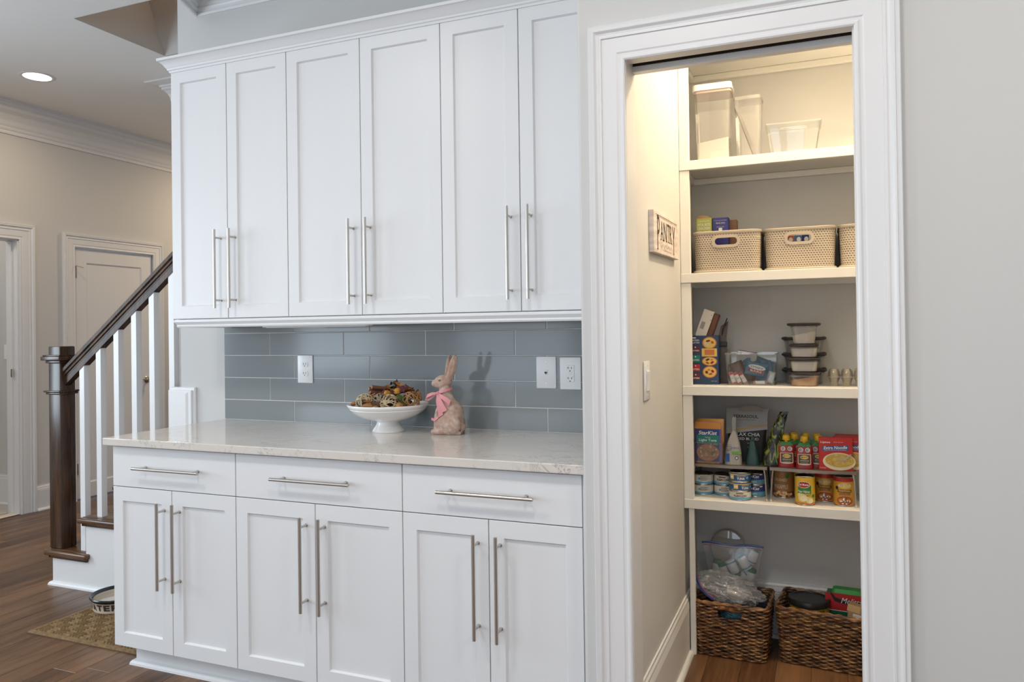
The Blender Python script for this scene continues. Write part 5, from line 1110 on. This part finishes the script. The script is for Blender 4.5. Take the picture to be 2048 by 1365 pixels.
for i, (x, z) in enumerate(((-.046, .172), (-.032, .180), (-.040, .160))):
    t = thing('cinnamon_stick', ['upper left', 'top', 'lower'][i]+' cinnamon stick of the bundle on the bowl heap', 'cinnamon stick', (bx+x, by-.020, zc+z), group='cinnamon sticks in the bowl'); b = B(); a = Vector((-.03, -.045, .004)); cyl(b, a*.55, -a*.9+Vector((0, 0, -.006)), .0085, n=14); cyl(b, a*.56, a*.54, .0055, n=12, mi=1); cyl(b, a*.57, a*.555, .0028, n=10, mi=2); done('bark_roll', b, [mat('cinnamon', (.15, .06, .03), .7), mat('cinnamon_end', (.50, .33, .18), .8), BRN], t, True)
for i, (x, z, r) in enumerate(((-.040, .142, .5), (-.06, .146, .35))):
    t = thing('bark_strip', ['front', 'rear'][i]+' brown bark strip slanting down to the pale ball', 'bark strip', (bx+x, by-.055, zc+z), (0, -r, .3), group='bark strips in the bowl'); b = B(); box(b, -.034, .034, -.004, .004, -.002, .002, 0, .001); done('strip', b, RT2, t)
b = B(); t = thing('dried_sprig', 'thin green stem with a bud above the heap', 'dried stem', (bx+.032, by-.01, zc+.178)); tube(b, [(0, 0, -.01), (.002, 0, .008), (0, 0, .020)], .0013, 6); bmesh.ops.create_icosphere(b, subdivisions=2, radius=.004, matrix=Matrix.Translation((0, 0, .022))); done('stem', b, MOSS, t, True)
# stone rabbit
RAB = mat('weathered_terracotta', (.46, .30, .23), .9); N = RAB.node_tree.nodes; L = RAB.node_tree.links; tcn = N.new('ShaderNodeTexCoord')
n1 = N.new('ShaderNodeTexNoise'); n1.inputs['Scale'].default_value = 38; n1.inputs['Detail'].default_value = 8; n1.inputs['Roughness'].default_value = .7; L.new(tcn.outputs['Object'], n1.inputs[0])
rr_ = N.new('ShaderNodeValToRGB'); e = rr_.color_ramp.elements; e[0].position = .36; e[0].color = (.37, .23, .165, 1); e[1].position = .66; e[1].color = (.54, .45, .39, 1); q_ = e.new(.5); q_.color = (.44, .31, .25, 1); L.new(n1.outputs[0], rr_.inputs[0]); L.new(rr_.outputs[0], N['Principled BSDF'].inputs['Base Color'])
bn = N.new('ShaderNodeBump'); bn.inputs['Strength'].default_value = .5; bn.inputs['Distance'].default_value = .003; n2 = N.new('ShaderNodeTexNoise'); n2.inputs['Scale'].default_value = 70; L.new(tcn.outputs['Object'], n2.inputs[0]); L.new(n2.outputs[0], bn.inputs['Height']); L.new(bn.outputs[0], N['Principled BSDF'].inputs['Normal'])
t = thing('stone_rabbit', 'weathered pinkish stone rabbit with a pink ribbon bow', 'rabbit figurine', (-1.372, 2.668, zc), (0, 0, .20))
def blob(bm, c, r, rot=None):
    m_ = Matrix.Translation(c) @ (rot or Matrix.Identity(4)) @ Matrix.Diagonal((*r, 1)); bmesh.ops.create_icosphere(bm, subdivisions=3, radius=1, matrix=m_)
RY = lambda a: Matrix.Rotation(a, 4, 'Y')
b = B()
blob(b, (.008, 0, .050), (.060, .046, .052)); blob(b, (.020, 0, .075), (.046, .042, .060)); blob(b, (-.006, 0, .115), (.036, .034, .062)); blob(b, (-.008, 0, .160), (.025, .025, .045)); blob(b, (.0, 0, .105), (.040, .036, .06), RY(-.2))
blob(b, (-.022, 0, .205), (.034, .0245, .027), RY(-.35)); blob(b, (-.043, 0, .199), (.021, .017, .016)); blob(b, (-.050, 0, .196), (.014, .012, .012)); blob(b, (-.003, 0, .208), (.024, .022, .024))
blob(b, (-.020, -.012, .194), (.018, .014, .014)); blob(b, (-.020, .012, .194), (.018, .014, .014))
for s in (-1, 1):
    blob(b, (.030, s*.034, .040), (.034, .018, .038)); blob(b, (-.020, s*.030, .012), (.040, .014, .012)); blob(b, (-.040, s*.020, .058), (.010, .011, .050), RY(.10)); blob(b, (-.046, s*.020, .012), (.018, .013, .011))
    blob(b, (.026 if s < 0 else .002, s*.013, .262), (.0165 if s < 0 else .0125, .0085, .055), RY(.24 if s < 0 else .15)); blob(b, (.010, s*.013, .230), (.009, .010, .022), RY(.2))
blob(b, (.062, -.012, .028), (.015, .016, .016)); blob(b, (-.030, 0, .075), (.014, .022, .05), RY(.1))
box(b, -.055, .062, -.036, .036, 0, .012)
body = done('body', b, RAB, t, True); rm = body.modifiers.new('remesh', 'REMESH'); rm.mode = 'VOXEL'; rm.voxel_size = .0026; rm.use_smooth_shade = True; sm = body.modifiers.new('smooth', 'SMOOTH'); sm.iterations = 6; sm.factor = .5
EAR = mat('ear_inner', (.40, .27, .20), .9, noise=(40, .3))
for s in (-1, 1):
    b = B(); cx = .026 if s < 0 else .002; blob(b, (cx, s*.013-.0080, .262), (.0105 if s < 0 else .007, .0022, .043), RY(.24 if s < 0 else .15)); done('ear_hollow', b, EAR, t, True)
b = B(); blob(b, (-.024, -.0245, .212), (.0055, .0022, .0040)); done('eye', b, mat('eye_stone', (.16, .13, .09), .7), t, True); b = B(); blob(b, (-.024, .0245, .212), (.0055, .0022, .0040)); done('eye', b, bpy.data.materials['eye_stone'], t, True)
RIB = mat('pink_ribbon', (.66, .27, .29), .5)
def ribbon(pts, wv, name, par, th=.0012):
    b = B(); rs = []
    for p, w_ in zip(pts, wv): p = Vector(p); w_ = Vector(w_); rs.append([p-w_, p+w_, p+w_+Vector((0, th, 0)), p-w_+Vector((0, th, 0))])
    loft(b, rs); return done(name, b, RIB, par, 60)
b = B(); rs = []
for i in range(25): a = 2*PI*i/24; rx, ry = .0285, .0285; c = Vector((-.009+rx*math.cos(a), ry*math.sin(a), .170+.008*math.cos(a))); rs.append([c+Vector((0, 0, -.0055)), c+Vector((0, 0, .0055)), c*1+Vector((.0012*math.cos(a), .0012*math.sin(a), .0055)), c+Vector((.0012*math.cos(a), .0012*math.sin(a), -.0055))])
loft(b, rs, 0, False, False); t2 = done('ribbon_bow', b, RIB, t, True); t2['label'] = 'pink ribbon tied in a bow'
k0 = Vector((-.034, -.022, .162)); b = B(); blob(b, k0, (.006, .005, .006)); done('knot', b, RIB, t2, True)
ribbon([k0, k0+Vector((-.018, -.010, -.002)), k0+Vector((-.038, -.012, -.010)), k0+Vector((-.046, -.010, -.022)), k0+Vector((-.036, -.004, -.026)), k0+Vector((-.018, 0, -.014)), k0], [(0, .001, .003), (0, .002, .006), (0, .002, .007), (.003, .001, .005), (0, 0, .005), (0, 0, .004), (0, 0, .002)], 'loop', t2)
ribbon([k0, k0+Vector((.020, -.016, -.012)), k0+Vector((.044, -.020, -.026)), k0+Vector((.056, -.018, -.036)), k0+Vector((.048, -.014, -.042)), k0+Vector((.024, -.012, -.026)), k0], [(0, 0, .003), (.003, 0, .007), (.003, 0, .009), (.003, 0, .010), (0, 0, .008), (0, 0, .006), (0, 0, .002)], 'loop', t2)
ribbon([k0, k0+Vector((.006, -.014, -.030)), k0+Vector((.016, -.018, -.062)), k0+Vector((.018, -.018, -.088)), k0+Vector((.006, -.014, -.094)), k0+Vector((-.010, -.010, -.104)), k0+Vector((-.022, -.012, -.100))], [(.003, 0, .0), (.008, 0, .002), (.011, 0, .003), (.009, 0, .005), (.003, 0, .006), (0, 0, .006), (0, 0, .005)], 'tail', t2)
ribbon([k0, k0+Vector((.014, -.018, -.028)), k0+Vector((.028, -.022, -.056)), k0+Vector((.034, -.022, -.070))], [(.003, 0, 0), (.008, 0, .002), (.010, 0, .004), (.011, 0, .005)], 'tail', t2)

# ------------------------------------------------------------------ feeding mat and water bowl on the hall floor
t = thing('feeding_mat', 'tan woven-look mat under the pet bowl on the wood floor', 'mat', (-3.213, 2.46, .0005), (0, 0, 0))
MW = mat('mat_tan', (.27, .17, .078), 1, noise=(60, .35), bump=(600, .9, .003))
b = B(); NX, NY = 230, 104; W_, D_ = .725, .33; G_ = []
for j in range(NY+1):
    r_ = []
    for i in range(NX+1):
        x = W_*i/NX; y = D_*j/NY; e_ = min(x, y, W_-x, D_-y); z = .0035
        if e_ < .001: z = 0
        elif e_ > .028:
            px, py = (x-.028)/.052, (y-.028)/.052; cx, cy = int(px), int(py); fx, fy = px-cx, py-cy
            q = abs(math.sin(3*PI*(fy if (cx+cy) % 2 else fx))); edge_ = min(fx, 1-fx, fy, 1-fy)
            z = .002+.010*q*(1 if edge_ > .06 else .2)
        elif e_ > .024: z = .002
        elif e_ > .004: z = .0085
        r_.append(b.verts.new((x-.085, y-.155, z)))
    G_.append(r_)
for r0, r1 in zip(G_, G_[1:]): bridge(b, r0, r1, 0, False)
done('mat_top', b, MW, t, True); b = B(); box(b, -.085, W_-.085, -.155, D_-.155, 0, .003); done('rubber_backing', b, mat('mat_rubber', (.12, .08, .05), .9), t)
t = thing('water_bowl', 'cream pet bowl with black rim reading WATER', 'pet bowl', (-3.162, 2.668, .0092))
CB = mat('bowl_cream', (.50, .42, .32), .35); DKR = mat('bowl_black', (.012, .014, .02), .2)
b = B(); lathe(b, [(0, .0), (.100, 0), (.108, .004), (.110, .010), (.108, .014), (.116, .052), (.123, .060), (.126, .066), (.123, .071), (.117, .070), (.108, .058), (.098, .030), (.06, .024), (0, .024)], n=56, mi=[0, 0, 0, 0, 0, 1, 1, 1, 1, 1, 0, 0, 0]); done('bowl_body', b, [CB, DKR], t, 50)
b = B(); lathe(b, [(0, .045), (.103, .045)], n=48); done('water', b, mat('bowl_water', (.46, .39, .31), .08), t, True)
class Cone(Cyl):
    def __call__(s, x, y, k=1): a = s.a+x/s.R; R = .1082+(y-.014)*.2105+s.e*k; return Vector((R*math.sin(a), -R*math.cos(a), y))
b = B(); cl = Cone(.112, .08); 
for i, ch in enumerate('WATER'): txt(b, cl, ch, (-.072+i*.036), .0325, .029, .030, 0, 2, bold=.05)
done('lettering', b, mat('letter_brown', (.05, .03, .025), .5), t)
